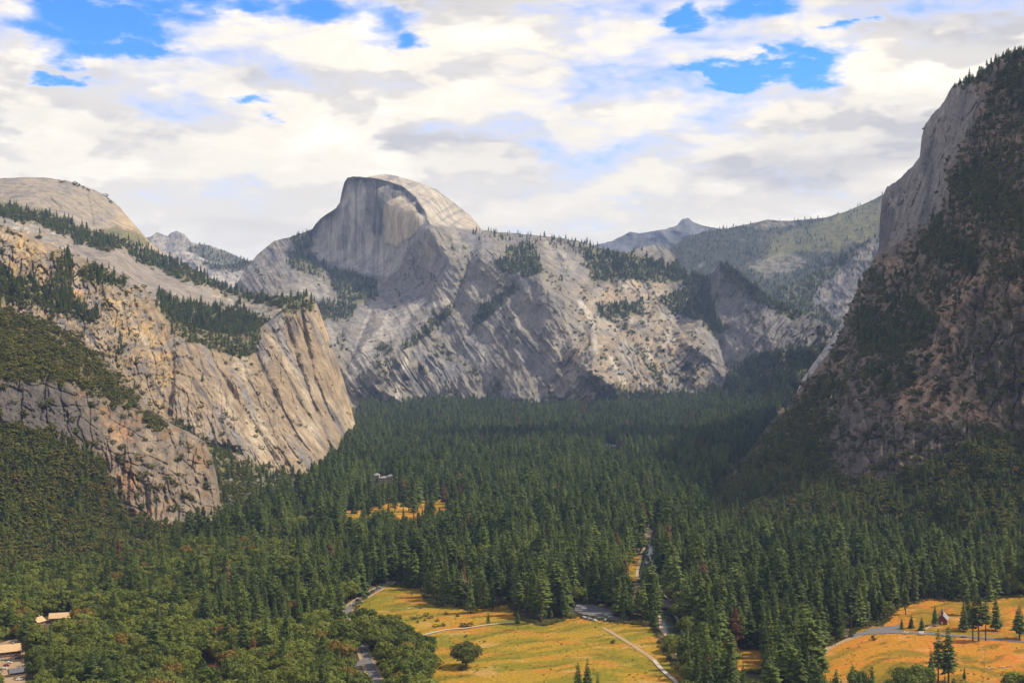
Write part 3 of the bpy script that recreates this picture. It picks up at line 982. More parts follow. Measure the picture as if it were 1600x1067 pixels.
landform('cliff', [(-60, 345), (0, 352), (40, 365), (75, 384), (110, 394), (150, 412), (200, 431), (225, 450), (245, 475), (270, 500), (300, 511), (330, 518), (370, 524), (400, 516), (430, 494), (455, 472), (478, 463), (488, 466), (495, 474), (500, 487), (506, 505), (513, 525), (520, 545), (528, 566), (536, 590), (544, 618), (552, 650), (560, 678), (568, 697), (590, 720)],
         [(-60, 640), (150, 660), (250, 720), (340, 760), (475, 775), (590, 740)], -60, 582, 820, 430,
         [(0, 360, 2350), (-60, 360, 2300), (100, 395, 2450), (200, 430, 2600), (250, 480, 2720), (300, 515, 2880), (370, 530, 3020), (430, 505, 3120), (485, 465, 3350), (0, 480, 2180), (-60, 480, 2100), (150, 560, 2280), (250, 640, 2350), (280, 600, 2500),
          (350, 600, 2700), (400, 650, 2620), (475, 735, 2480), (500, 600, 3080), (530, 680, 2960), (567, 697, 3250), (540, 600, 3380), (510, 500, 3400), (545, 715, 2850), (475, 775, 2350), (590, 730, 3150), (250, 720, 2150), (0, 640, 2000), (-60, 640, 1950)],
         2700, rel, pnt, M['rock_mid'], 'tall tan granite wall with curved arches ending in a steep column', cat='cliff', jag=.7, rnd=(20, 160), seed=9)

# ---- brushy talus under the arches ---------------------------------------------
def rel(U, V, p, q):
    return 14 * ridged(p / 80, q / 60, 4, 150) + 5 * fbm(p / 12, q / 10, 4, 151)


def pnt(U, V, p, q, R, aux):
    c = np.broadcast_to(GRASSY * .7, U.shape + (3,)).copy()
    st = sstep(.12, .4, fbm(U / 16, V / 7, 4, 152))
    c = mixc(c, GREY * 1.1, st)
    return c, .012 * (1 - st) + .03 * sstep(430, 480, U), .06 * (1 - st * .8)


landform('hill', [(200, 640), (262, 655), (300, 666), (340, 680), (380, 699), (420, 714), (450, 727), (475, 737), (500, 748), (530, 765)], [(200, 860), (345, 850), (420, 822), (480, 795), (530, 780)], 200, 520, 330, 170,
         [(200, 640, 2250), (262, 655, 2280), (340, 680, 2350), (420, 714, 2420), (475, 737, 2440), (530, 765, 2300), (200, 860, 1500), (345, 850, 1540), (420, 822, 1700), (480, 795, 1880), (530, 780, 2000), (350, 760, 1960)],
         2000, rel, pnt, M['rock_mid'], 'brushy green talus slope between the left buttress and the arched wall', cat='hill', jag=1.2, seed=10)

# ---- near left buttress ---------------------------------------------------------
def rel(U, V, p, q):
    w = 14 * fbm(p / 60, q / 60, 3, 160)
    f1, f2, idn = worley((p + w) / 22, (q * .7 + w) / 24, 161)
    r = 26 * ridged(p / 150, q / 150, 4, 162) + 13 * ridged((p + w) / 40, q / 85, 5, 163)
    r = r + 7 * idn
    ribs = ridged((p + w * .7) / 26, q / 130, 4, 164)
    low = area(U, V, [(150, 690), (260, 660), (325, 690), (345, 770), (345, 830), (230, 830), (190, 770)], 16, 10, 30, 80)
    r = r + low * 16 * ribs
    r = r + 26 * terrace(fbm((p * .7 + q * .7) / 80, (q * .7 - p * .7) / 160, 3, 165) * .5 + .5, 8, .15) - 8 * crack((p + w) / 30, q / 90, .05, 645) - 5 * crack((p * .5 + q) / 34, (q * .5 - p) / 80, .05, 646)
    return r + 3.5 * ridged(p / 6, q / 8, 4, 166) + 1.2 * pn(p / 2.0, q / 2.0, 167), (low, idn)


def pnt(U, V, p, q, R, aux):
    low, idn = aux
    c = np.broadcast_to(C3(.165, .130, .096), U.shape + (3,)).copy()
    c = mixc(c, C3(.105, .092, .083), sstep(-.1, .35, fbm(p / 26, q / 40, 5, 170)) * .8)
    c = mixc(c, C3(.225, .178, .13), low * sstep(-.2, .3, fbm(p / 16, q / 50, 4, 171)) * .8)
    c = mixc(c, DARK, sstep(.18, .45, fbm(p / 14, q / 60, 4, 172)) * .7)
    dk = area(U, V, [(-60, 590), (60, 590), (110, 600), (150, 660), (160, 700), (90, 680), (-60, 660)], 16, 14, 30, 81)
    c = mixc(c, C3(.075, .068, .066), dk * .85)
    soil = sstep(.08, .36, fbm((p + q * .6) / 46, (q - p * .5) / 18, 4, 173)) * area(U, V, [(100, 520), (230, 600), (330, 700), (350, 820), (180, 810), (150, 660), (120, 620)], 20, 12, 30, 82)
    c = mixc(c, C3(.18, .115, .062), soil * .8)
    spots = np.maximum.reduce([area(U, V, [(185, 740), (215, 738), (220, 760), (190, 765)], 4, 8, 10, 83), area(U, V, [(195, 800), (240, 795), (235, 815), (200, 815)], 4, 8, 10, 84), area(U, V, [(165, 660), (200, 655), (210, 690), (180, 690)], 6, 10, 12, 85)])
    c = mixc(c, RUST * .75, spots * sstep(-.2, .2, fbm(U / 6, V / 5, 3, 174)))
    brush = np.maximum.reduce([area(U, V, [(-60, 470), (0, 482), (60, 498), (112, 528), (165, 570), (215, 622), (208, 640), (160, 625), (110, 600), (50, 595), (-60, 590)], 7, 10, 20, 86),
                               area(U, V, [(-60, 660), (60, 675), (110, 700), (160, 720), (180, 780), (200, 815), (330, 820), (350, 840), (350, 920), (-60, 920)], 9, 12, 20, 87),
                               area(U, V, [(205, 630), (260, 660), (262, 675), (235, 672)], 4, 6, 12, 88)])
    thin = sstep(.22, .42, fbm(U / 14, V / 9, 4, 175))
    c = mixc(c, C3(.12, .105, .05), brush * (1 - thin * .8) * .85)
    scat = sstep(.05, .4, fbm(U / 15, V / 10, 4, 176)) * (1 - dk * .5)
    con = .006 * brush * sstep(640, 760, V) * 1.3
    return c, con, np.maximum(brush * .085 * (1 - thin * .6), scat * .03)


landform('cliff', [(-60, 465), (0, 480), (40, 491), (100, 515), (130, 532), (160, 560), (190, 588), (214, 615), (240, 642), (268, 662), (298, 676), (320, 689), (332, 715), (338, 740), (343, 770), (346, 805), (352, 840)],
         [(-60, 925), (100, 915), (250, 885), (352, 862)], -60, 350, 480, 500,
         [(0, 480, 1820), (-60, 465, 1780), (100, 515, 1880), (215, 618, 1930), (300, 680, 1900), (338, 740, 1860), (346, 800, 1800), (0, 580, 1640), (100, 600, 1690), (200, 700, 1740), (270, 760, 1740), (0, 680, 1530), (0, 760, 1440), (100, 780, 1530), (200, 810, 1640),
          (-60, 915, 1265), (0, 905, 1296), (150, 890, 1353), (250, 870, 1437), (340, 835, 1620), (352, 862, 1474)],
         1650, rel, pnt, M['rock_near'], 'nearer brown rock buttress patched with brush at the left', cat='cliff', jag=1.3, rnd=(14, 60), seed=11)

# ---- near right cliff -----------------------------------------------------------
def rel(U, V, p, q):
    w = 18 * fbm(p / 70, q / 70, 3, 180)
    upper = area(U, V, [(1440, 200), (1480, 130), (1520, 120), (1530, 190), (1490, 250), (1462, 330), (1425, 372), (1365, 400), (1375, 300)], 9, 20, 34, 90)
    f1, f2, idn = worley((p + w) / 26, (q * .55 + w) / 26, 181)
    r = 46 * ridged(p / 210, q / 260, 4, 182) + 22 * ridged((p + w) / 55, q / 120, 5, 183)
    r = r * (1 - .25 * upper) + 8 * idn * (1 - .4 * upper)
    r = r + upper * (26 * terrace(fbm((p - .25 * q) / 50, q / 260, 4, 184) * .5 + .5, 8, .16) + 9 * ridged(p / 20, q / 60, 5, 185, .6) - 9 * crack((p - .3 * q) / 40, q / 120, .05, 649))
    slopez = fbm((p * .78 + q * .62) / 60, (q * .78 - p * .62) / 190, 4, 186)
    r = r + (1 - upper) * 44 * terrace(slopez * .5 + .5, 7, .3)
    wall = np.maximum(area(U, V, [(1270, 600), (1330, 620), (1400, 660), (1500, 650), (1560, 690), (1480, 720), (1380, 760), (1320, 740), (1270, 680)], 14, 10, 28, 91),
                      area(U, V, [(1500, 520), (1620, 480), (1620, 690), (1560, 660), (1520, 600)], 14, 12, 28, 92))
    r = r + wall * (9 * ridged(p / 18, q / 100, 4, 187)) - 9 * crack((p + w) / 34, q / 110, .045, 647) - 6 * crack((p * .6 + q) / 40, (q * .6 - p) / 90, .05, 648)
    return r + 3.5 * ridged(p / 7, q / 8, 4, 188) + 1.2 * pn(p / 2.2, q / 2.2, 189), (upper, wall, idn)


def pnt(U, V, p, q, R, aux):
    upper, wall, idn = aux
    c = np.broadcast_to(C3(.165, .122, .080), U.shape + (3,)).copy()
    c = mixc(c, C3(.27, .205, .14), sstep(.05, .4, fbm(p / 22, q / 26, 5, 1190, .6)) * .7)
    c = mixc(c, C3(.055, .045, .038), sstep(-.1, .35, fbm(p / 30, q / 44, 5, 190)) * .8)
    uc = np.broadcast_to(C3(.21, .19, .17), U.shape + (3,)).copy()
    uc = mixc(uc, C3(.105, .10, .105), sstep(-.05, .3, fbm((p - .25 * q) / 26, q / 130, 5, 191)) * .9)
    uc = mixc(uc, PALE * .75, sstep(.2, .4, fbm(p / 16, q / 50, 4, 192)) * .7)
    c = c + (uc - c) * upper[..., None]
    wc = np.broadcast_to(C3(.118, .096, .078), U.shape + (3,)).copy()
    wc = mixc(wc, C3(.055, .046, .04), sstep(-.1, .3, fbm(p / 10, q / 80, 5, 193)) * .85)
    wc = mixc(wc, C3(.42, .33, .20), sstep(.26, .45, fbm(p / 9, q / 60, 4, 194)) * .8)
    c = c + (wc - c) * (wall * .9)[..., None]
    bare = np.maximum.reduce([area(U, V, [(1410, 610), (1440, 590), (1500, 620), (1540, 630), (1530, 655), (1470, 660), (1405, 650)], 8, 14, 18, 93), area(U, V, [(1415, 545), (1450, 535), (1490, 540), (1480, 575), (1425, 570)], 8, 12, 16, 94),
                              area(U, V, [(1470, 470), (1520, 420), (1560, 390), (1600, 370), (1600, 400), (1550, 430), (1500, 470), (1490, 520), (1465, 500)], 8, 14, 20, 95), area(U, V, [(1575, 440), (1620, 420), (1620, 470), (1580, 455)], 6, 8, 14, 96),
                              area(U, V, [(1380, 410), (1412, 408), (1405, 430), (1388, 428)], 4, 7, 12, 97), sstep(.30, .46, fbm(U / 22, V / 15, 4, 195)) * .7 * (1 - upper)])
    c = mixc(c, C3(.32, .205, .12), bare * sstep(-.35, .15, fbm(U / 9, V / 7, 4, 196)) * .9)
    c = mixc(c, C3(.30, .25, .20), bare * sstep(.05, .35, fbm(U / 7, V / 5, 4, 197)) * .8)
    scree = np.maximum.reduce([area(U, V, [(1200, 830), (1260, 795), (1285, 790), (1240, 830)], 5, 8, 16, 98), area(U, V, [(1285, 855), (1310, 845), (1345, 870), (1330, 890), (1300, 880)], 5, 8, 14, 99), area(U, V, [(1340, 810), (1400, 800), (1400, 822), (1350, 822)], 5, 8, 14, 100),
                               area(U, V, [(1470, 885), (1520, 870), (1510, 895)], 4, 6, 12, 101)])
    c = mixc(c, C3(.20, .185, .185), scree)
    slope = area(U, V, [(1075, 820), (1110, 770), (1170, 715), (1230, 645), (1290, 590), (1310, 640), (1290, 720), (1330, 760), (1400, 750), (1480, 715), (1540, 680), (1620, 690), (1620, 920), (1060, 920)], 9, 12, 24, 102)
    mid = area(U, V, [(1320, 470), (1380, 400), (1440, 380), (1500, 250), (1560, 120), (1620, 60), (1620, 420), (1500, 440), (1440, 540), (1430, 620), (1340, 620), (1260, 610), (1300, 560)], 10, 16, 26, 103)
    gully = sstep(-.02, .3, fbm((p * .78 + q * .62) / 60, (q * .78 - p * .62) / 150, 4, 198))
    veg = np.maximum(slope * .95, mid * (.25 + .75 * gully)) * (1 - bare * .85) * (1 - scree * .9) * (1 - wall * .45) * (1 - upper * .93)
    c = mixc(c, C3(.085, .075, .042), veg * .75)
    con = veg * (.013 + .016 * slope * sstep(740, 830, V) + .012 * mid) + .05 * sstep(14, 3, seg_dist(U, V, [(1500, 132), (1530, 120), (1560, 98), (1600, 82), (1650, 25)]))
    return c, con, veg * .085 + (1 - upper * .9) * .012


landform('cliff', [(1040, 850), (1085, 802), (1100, 786), (1120, 765), (1140, 742), (1170, 711), (1200, 680), (1230, 641), (1250, 606), (1275, 576), (1300, 545), (1318, 510), (1330, 472), (1350, 432), (1368, 400), (1373, 386), (1375, 340), (1379, 308), (1386, 292), (1400, 284), (1424, 262), (1437, 245), (1440, 214), (1445, 196), (1455, 181), (1475, 160),
                    (1482, 144), (1490, 134), (1500, 128), (1512, 124), (1530, 118), (1542, 104), (1555, 96), (1572, 88), (1582, 84), (1600, 80), (1650, 20), (1720, -60)],
         [(1040, 870), (1120, 880), (1300, 885), (1500, 895), (1720, 905)], 1040, 1720, 720, 760,
         [(1600, 70, 2150), (1720, -60, 2100), (1510, 124, 2400), (1440, 215, 2620), (1382, 300, 2820), (1373, 388, 2700), (1318, 510, 2450), (1250, 606, 2250), (1170, 711, 2060), (1100, 786, 1930), (1600, 300, 1880), (1720, 300, 1750), (1500, 300, 2180),
          (1450, 400, 2230), (1600, 500, 1720), (1720, 500, 1620), (1450, 550, 1950), (1350, 600, 2020), (1600, 690, 1600), (1720, 700, 1530), (1450, 690, 1690), (1300, 725, 1830), (1200, 790, 1800), (1720, 905, 1290), (1600, 885, 1370), (1400, 870, 1440), (1250, 860, 1480), (1100, 850, 1530), (1040, 865, 1460)],
         2000, rel, pnt, M['rock_near'], 'great dark cliff with brush and pines rising along the right edge', cat='cliff', jag=1.1, rnd=(16, 90), seed=12)

# ================================================================== valley floor
def ground_mat():
    m, g, bs = new_mat('forest_floor')
    geo = g.n('ShaderNodeNewGeometry')
    n = g.noise(geo.outputs['Position'], 0.03, 6, 0.65)
    n2 = g.noise(geo.outputs['Position'], 0.4, 5, 0.7)
    c = g.mix(g.ramp(n, 0.35, 0.7), (0.045, 0.045, 0.02), (0.12, 0.09, 0.04))
    c = g.mix(g.ramp(n2, 0.4, 0.75), c, (0.09, 0.07, 0.04))
    g.put(bs.inputs['Base Color'], c)
    return m


def meadow_mat():
    m, g, bs = new_mat('meadow_grass')
    at = g.n('ShaderNodeAttribute', attribute_name='Col')
    geo = g.n('ShaderNodeNewGeometry')
    p = geo.outputs['Position']
    n = g.noise(g.mapping(p, scale=(1, .6, 1)), 0.35, 7, 0.72)
    n2 = g.noise(p, 0.05, 5, 0.6)
    c = g.mix(g.ramp(n, 0.3, 0.75), g.mix(1.0, at.outputs['Color'], (0.66, 0.70, 0.62), 'MULTIPLY'), g.mix(1.0, at.outputs['Color'], (1.28, 1.22, 1.2), 'MULTIPLY'))
    c = g.mix(g.math('MULTIPLY', g.ramp(n2, 0.5, 0.75), 0.35), c, (0.24, 0.17, 0.025))
    g.put(bs.inputs['Base Color'], c)
    bp = g.n('ShaderNodeBump')
    bp.inputs['Strength'].default_value = 0.8
    bp.inputs['Distance'].default_value = 1.0
    g.put(bp.inputs['Height'], n)
    g.put(bs.inputs['Normal'], bp.outputs[0])
    bs.inputs['Roughness'].default_value = 1.0
    bs.inputs['Specular IOR Level'].default_value = 0.05
    return m


def water_mat():
    m, g, bs = new_mat('river_water')
    geo = g.n('ShaderNodeNewGeometry')
    n = g.noise(geo.outputs['Position'], 0.5, 4, 0.6)
    g.put(bs.inputs['Base Color'], g.mix(n, (0.015, 0.022, 0.016), (0.03, 0.04, 0.028)))
    bs.inputs['Roughness'].default_value = 0.12
    bs.inputs['Specular IOR Level'].default_value = 0.9
    bs.inputs['IOR'].default_value = 1.33
    bp = g.n('ShaderNodeBump')
    bp.inputs['Strength'].default_value = 0.12
    bp.inputs['Distance'].default_value = 0.3
    g.put(bp.inputs['Height'], n)
    g.put(bs.inputs['Normal'], bp.outputs[0])
    return m


M['floor'] = ground_mat()
M['meadow'] = meadow_mat()
M['water'] = water_mat()
M['asphalt'] = plain('asphalt', (0.125, 0.12, 0.12), 0.9, 0.2, 0.2, 0.3)
M['dirt'] = plain('dirt', (0.30, 0.21, 0.12), 0.95, 0.1, 0.25, 0.2)
M['sand'] = plain('sand', (0.33, 0.25, 0.16), 0.95, 0.1, 0.2, 0.2)
M['boards'] = plain('boards', (0.40, 0.34, 0.27), 0.85, 0.2, 0.15, 1.0)
M['paint_white'] = plain('paint_white', (0.78, 0.77, 0.74), 0.5, 0.4, 0.05)
M['paint_yellow'] = plain('paint_yellow', (0.55, 0.38, 0.06), 0.6, 0.3, 0.05)

ys = np.concatenate([np.linspace(-1200, 600, 8), np.linspace(640, 3400, 180), np.linspace(3450, 7000, 60), np.linspace(7500, 30000, 20)])
xs = np.concatenate([np.linspace(-15000, -2200, 12), np.linspace(-2000, 2000, 260), np.linspace(2200, 15000, 12)])
XX, YY = np.meshgrid(xs, ys)
ZZ = rise(YY) + 0.6 * np.clip(fbm(XX / 90, YY / 90, 3, 300), -1, 0) - 0.15
i = np.arange(XX.size).reshape(XX.shape)
link('ground', mesh_np('ground', np.stack([XX, YY, ZZ], -1), np.stack([i[:-1, :-1], i[:-1, 1:], i[1:, 1:], i[1:, :-1]], -1).reshape(-1, 4), [M['floor']], True),
     kind='structure', label='shady brown floor of the wooded valley', category='ground')

MEADOWS = {
    'main': [(556, 948), (575, 930), (600, 915), (655, 918), (668, 940), (700, 950), (760, 950), (800, 940), (812, 968), (850, 976), (905, 962), (950, 970), (985, 974), (1022, 978), (1030, 1000), (1045, 1030), (1075, 1060), (1130, 1120), (600, 1125), (604, 1060), (590, 1030), (575, 1000), (565, 985), (560, 970)],
    'right': [(1255, 1125), (1262, 1050), (1285, 1012), (1330, 992), (1345, 978), (1380, 975), (1400, 950), (1450, 935), (1530, 940), (1548, 935), (1620, 930), (1680, 940), (1680, 1125)],
    'river': [(968, 905), (978, 880), (990, 868), (1008, 866), (1016, 878), (1006, 895), (1000, 910)],
    'far': [(505, 806), (512, 797), (560, 797), (600, 788), (650, 778), (716, 772), (716, 795), (660, 808), (640, 812), (560, 810)],
    'farleft': [(440, 808), (450, 797), (470, 792), (505, 795), (505, 806), (470, 812)],
    'glade': [(1120, 1030), (1135, 1012), (1160, 1005), (1195, 1010), (1200, 1030), (1190, 1050), (1130, 1050)],
}


def meadow(key, label, step, seed, tint):
    pts = MEADOWS[key]
    a = np.array(pts, float)
    us = np.arange(a[:, 0].min() - step, a[:, 0].max() + step, step)
    vs = np.arange(a[:, 1].min() - step, a[:, 1].max() + step, step * .6)
    U, V = np.meshgrid(us, vs)
    Y = H * F / (V - HZ)
    X = (U - 800) / F * Y
    sdist = poly_sd(U, V, pts) + 2.2 * fbm(U / 9, V / 5, 3, 310 + seed)
    i = np.arange(U.size).reshape(U.shape)
    q = np.stack([i[:-1, :-1], i[1:, :-1], i[1:, 1:], i[:-1, 1:]], -1).reshape(-1, 4)
    keep = (sdist.ravel()[q] > 0).all(1)
    gold = C3(.30, .185, .022); org = C3(.36, .155, .026); green = C3(.080, .088, .012); straw = C3(.38, .24, .085); lime = C3(.155, .145, .015)
    c = np.broadcast_to(gold, U.shape + (3,)).copy()
    # long swales follow old stream lines
    w1 = 40 * fbm(X / 120, Y / 160, 2, 320 + seed)
    s1 = fbm((X * .9 + w1) / 95, (Y - .5 * X + w1) / 48, 4, 321 + seed, .55)
    s2 = fbm((X + w1) / 60, (Y + .4 * X + w1) / 30, 4, 322 + seed, .55)
    c = mixc(c, lime, sstep(-.10, .14, s1) * .85)
    c = mixc(c, org, sstep(.02, .26, s2) * .85 * (1 - .5 * sstep(0, .3, s1)))
    c = mixc(c, green, sstep(.10, .26, fbm((X + w1) / 40, (Y - .6 * X + w1) / 18, 5, 323 + seed, .6)) * .65)
    c = mixc(c, straw, sstep(.2, .42, fbm(X / 34, Y / 26, 4, 324 + seed)) * .7)
    c = c * np.array(tint, np.float32)
    Z = 0.12 + 0.25 * np.abs(fbm(X / 25, Y / 25, 3, 325 + seed)) + rise(Y)
    # keep only the corners in use
    used = np.unique(q[keep]); remap = np.zeros(U.size, np.int32); remap[used] = np.arange(len(used))
    P = np.stack([X, Y, Z], -1).reshape(-1, 3)[used]
    link('meadow', mesh_np('meadow', P, remap[q[keep]], [M['meadow']], True, c.reshape(-1, 3)[used]), kind='structure', label=label, category='meadow')


meadow('main', 'broad golden green meadow in the middle of the valley floor', 2.0, 0, (1, 1, 1))
meadow('right', 'orange gold meadow in front of the small red chapel', 2.0, 11, (1.22, .92, 1))
meadow('river', 'small golden meadow tongue beside the river bend', 1.2, 22, (1, 1, 1))
meadow('far', 'bright orange strip of meadow among distant trees', 1.2, 33, (1.35, 1.15, 1))
meadow('farleft', 'green strip of meadow below the arched wall', 1.2, 44, (.6, 1.0, 1.2))
meadow('glade', 'small orange glade between the river and the wood', 1.5, 55, (1.1, .95, 1.1))


def ribbon(name, pts, width, mat, label, cat, dz=0.3, sub=10, kind='structure', px=True, taper=None):
    """flat strip along frame positions on the valley floor, smoothed"""
    w = [Vector(floor_pt(u, v)) for u, v in pts] if px else [Vector(p) for p in pts]
    path = []
    for k in range(len(w) - 1):
        p0, p1, p2, p3 = w[max(k - 1, 0)], w[k], w[k + 1], w[min(k + 2, len(w) - 1)]
        for s in range(sub):
            t = s / sub
            path.append(0.5 * ((2 * p1) + (p2 - p0) * t + (2 * p0 - 5 * p1 + 4 * p2 - p3) * t * t + (3 * p1 - p0 - 3 * p2 + p3) * t ** 3))
    path.append(w[-1])
    V = []; Fq = []
    for k, p in enumerate(path):
        d = (path[min(k + 1, len(path) - 1)] - path[max(k - 1, 0)]); d.z = 0; d.normalize()
        n = Vector((-d.y, d.x, 0))
        ww = width * (1 + .12 * math.sin(k * .37)) if taper else width
        V += [p + n * ww / 2 + Vector((0, 0, dz)), p - n * ww / 2 + Vector((0, 0, dz))]
        if k:
            Fq.append((2 * k - 2, 2 * k - 1, 2 * k + 1, 2 * k))
    me = mesh_np(name, [tuple(v) for v in V], Fq, [mat])
    link(name, me, kind=kind, label=label, category=cat)
    return path


ROAD_PX = [(612, 908), (600, 915), (580, 926), (560, 938), (545, 952), (538, 968), (545, 985), (558, 1000), (568, 1015), (574, 1030), (580, 1045), (590, 1070), (600, 1110)]
ribbon('path', ROAD_PX, 12, M['dirt'], 'bare dirt shoulder along the valley road', 'path', .32)
road_path = ribbon('road', ROAD_PX, 6.5, M['asphalt'], 'grey valley road curving past the meadow', 'road', .45)
ribbon('road', [(574, 1030), (560, 1038), (535, 1045), (500, 1060)], 8.0, M['asphalt'], 'side road leaving the valley road under the oaks', 'road', .42)
CH_ROAD = [(1325, 996), (1350, 990), (1400, 988), (1450, 990), (1500, 994), (1550, 998), (1620, 1004)]
ribbon('road', CH_ROAD, 8.0, M['asphalt'], 'narrow road running in front of the red chapel', 'road', .5)
ribbon('path', [(1283, 1022), (1300, 1010), (1320, 1001), (1345, 993)], 5.0, M['dirt'], 'dirt track climbing to the chapel road', 'path', .46)
ribbon('path', [(1440, 986), (1452, 980), (1464, 976), (1470, 974)], 2.6, M['sand'], 'pale footpath leading to the chapel door', 'path', .5)
BOARD = [(640, 1000), (648, 997), (672, 990), (700, 984), (725, 982), (760, 977), (790, 974), (812, 973)]
ribbon('path', BOARD, 2.6, M['boards'], 'pale boardwalk crossing the golden meadow', 'path', .7)
ribbon('path', [(942, 981), (955, 988), (975, 1000), (995, 1013), (1012, 1024), (1022, 1032)], 4.0, M['dirt'], 'worn trail from the car park across the meadow', 'path', .5)
ribbon('path', [(1022, 1032), (1030, 1042), (1040, 1052), (1052, 1062), (1062, 1072)], 3.2, M['boards'], 'raised wooden walkway at the end of the meadow trail', 'path', .8)
ribbon('path', [(1078, 985), (1090, 1000), (1105, 1015), (1125, 1028)], 5, M['dirt'], 'dirt bank track along the far side of the river', 'path', .3)
RIVER = [(1026, 800), (1022, 826), (1020, 840), (1018, 852), (1013, 872), (1008, 890), (1014, 910), (1030, 935), (1042, 960), (1052, 985), (1068, 1008), (1086, 1032), (1120, 1052), (1180, 1080), (1240, 1120)]
ribbon('river', RIVER, 13, M['water'], 'smooth river reflecting the pale sky between the trees', 'river', .36, taper=True)
ribbon('river_bank', RIVER, 19, M['sand'], 'sandy bank along the river', 'bank', .2, taper=True)


def patch(name, pts, mat, label, cat, dz=.5):
    v = [floor_pt(u, w, dz) for u, w in pts]
    me = bpy.data.meshes.new(name)
    me.from_pydata(v, [], [tuple(range(len(v)))])
    me.materials.append(mat)
    link(name, me, kind='structure', label=label, category=cat)


patch('parking_lot', [(898, 945), (925, 944), (965, 953), (985, 962), (978, 972), (940, 969), (915, 962), (898, 954)], M['asphalt'], 'grey car park under tall pines at the meadow edge', 'car park', .5)
patch('parking_lot', [(1346, 989), (1356, 982), (1382, 978), (1404, 976), (1410, 984), (1396, 988), (1370, 990)], M['asphalt'], 'grey paved turnout beside the chapel road', 'car park', .44)
patch('yard', [(-20, 1010), (30, 995), (40, 1000), (38, 1030), (40, 1075), (-20, 1100)], M['dirt'], 'dusty yard between the lodge roofs', 'yard', .3)
patch('yard', [(76, 1005), (92, 1005), (92, 1035), (76, 1038)], M['dirt'], 'small bare clearing with parked vehicles among the trees', 'yard', .3)
patch('sandbar', [(826, 806), (834, 800), (842, 800), (842, 808), (832, 810)], M['sand'], 'pale sandy spot glimpsed in the conifer forest', 'sandbar', .3)
patch('sandbar', [(872, 812), (880, 806), (886, 808), (884, 813)], M['sand'], 'tiny pale sandbar right of the larger sandy spot', 'sandbar', .3)
patch('sandbar', [(1000, 832), (1010, 822), (1022, 830), (1026, 840), (1010, 842)], M['sand'], 'pale sandbar at the upstream end of the river', 'sandbar', .38)
patch('sandbar', [(1024, 942), (1030, 934), (1046, 938), (1044, 946)], M['sand'], 'orange sandbar just upstream of the bridge', 'sandbar', .40)

# ================================================================== trees
def conifer_geo(seed, cb, width, whorls, droop, shape=.8, ragged=.25):
    r = random.Random(seed)
    v = []; f = []
    def tri(*ps):
        b = len(v); v.extend(ps); f.append((b, b + 1, b + 2))
    for k in range(whorls):
        s = (k + r.uniform(-.3, .3)) / whorls
        s = min(max(s, 0), .97)
        z = cb + (1 - cb) * s
        R = width * ((1 - s) ** shape) * (0.55 + .45 * min(1, s * 6 + .35)) + .006
        n = r.choice((6, 7, 8)) if s < .8 else 5
        a0 = r.uniform(0, 6.28)
        for j in range(n):
            if r.random() < .08:
                continue
            a = a0 + j * 2 * math.pi / n + r.uniform(-.25, .25)
            L = R * r.uniform(1 - ragged * 1.4, 1 + ragged)
            dz = -droop * L + r.uniform(-.012, .012)
            ca, sa = math.cos(a), math.sin(a)
            w = L * r.uniform(.30, .42)
            root = (0, 0, z)
            tip = (ca * L, sa * L, z + dz)
            m = .55
            up = .10 * L + .006
            m1 = (ca * L * m - sa * w, sa * L * m + ca * w, z + dz * .55 - up * .4)
            m2 = (ca * L * m + sa * w, sa * L * m - ca * w, z + dz * .55 - up * .4)
            mid = (ca * L * .5, sa * L * .5, z + dz * .4 + up)
            tri(root, m1, mid); tri(m1, tip, mid); tri(tip, m2, mid); tri(m2, root, mid)
            low = (ca * L * .62, sa * L * .62, z + dz * .7 - .10 * L - .014)
            tri(mid, tip, low)
    tri((0.006, 0, .93), (-.004, .006, .93), (0, 0, 1.0)); tri((-.004, .006, .93), (-.004, -.006, .93), (0, 0, 1.0))
    t = MB()
    t.tube((0, 0, -.03), (0, 0, .5), .013, .008, 6)
    t.tube((0, 0, .5), (0, 0, .96), .008, .002, 5)
    return v, f, t


def clumpy_pine(seed, base, spread, clumps, top):
    """old pine: irregular tufts of needles on short boughs up a long stem"""
    r = random.Random(seed)
    v = []; f = []; t = MB()
    t.tube((0, 0, -.03), (0, 0, .55), .013, .009, 6); t.tube((0, 0, .55), (0, 0, .97), .009, .002, 5)
    for k in range(clumps):
        s_ = (k + r.random()) / clumps
        z = base + (1 - base) * s_ * .97
        a = r.uniform(0, 6.28)
        wide = spread * (1 - s_ ** top) * min(1, .45 + 3 * s_)
        rad = wide * r.uniform(.35, 1.1)
        c = Vector((math.cos(a) * rad, math.sin(a) * rad, z + r.uniform(-.01, .02)))
        if rad > .03:
            t.tube((0, 0, z - .02), tuple(c), .004, .0015, 3)
        R = (.020 + wide * .42) * r.uniform(.7, 1.25)
        for _ in range(17):
            d = Vector((r.gauss(0, 1), r.gauss(0, 1), r.gauss(0, .7) + .2)).normalized()
            p = c + Vector((d.x, d.y, d.z * .62)) * R * r.uniform(.6, 1.05)
            n = (d + Vector((r.uniform(-.5, .5), r.uniform(-.5, .5), r.uniform(-.2, .6)))).normalized()
            u_ = n.orthogonal().normalized(); u_ = (u_ + n.cross(u_) * r.uniform(-1, 1)).normalized(); b = n.cross(u_)
            q = .0165 * r.uniform(.7, 1.4)
            i = len(v)
            v += [tuple(p + u_ * q * 1.5), tuple(p + b * q * .7), tuple(p - u_ * q * 1.5), tuple(p - b * q * .7)]
            f += [(i, i + 1, i + 2), (i, i + 2, i + 3)]
    return v, f, t


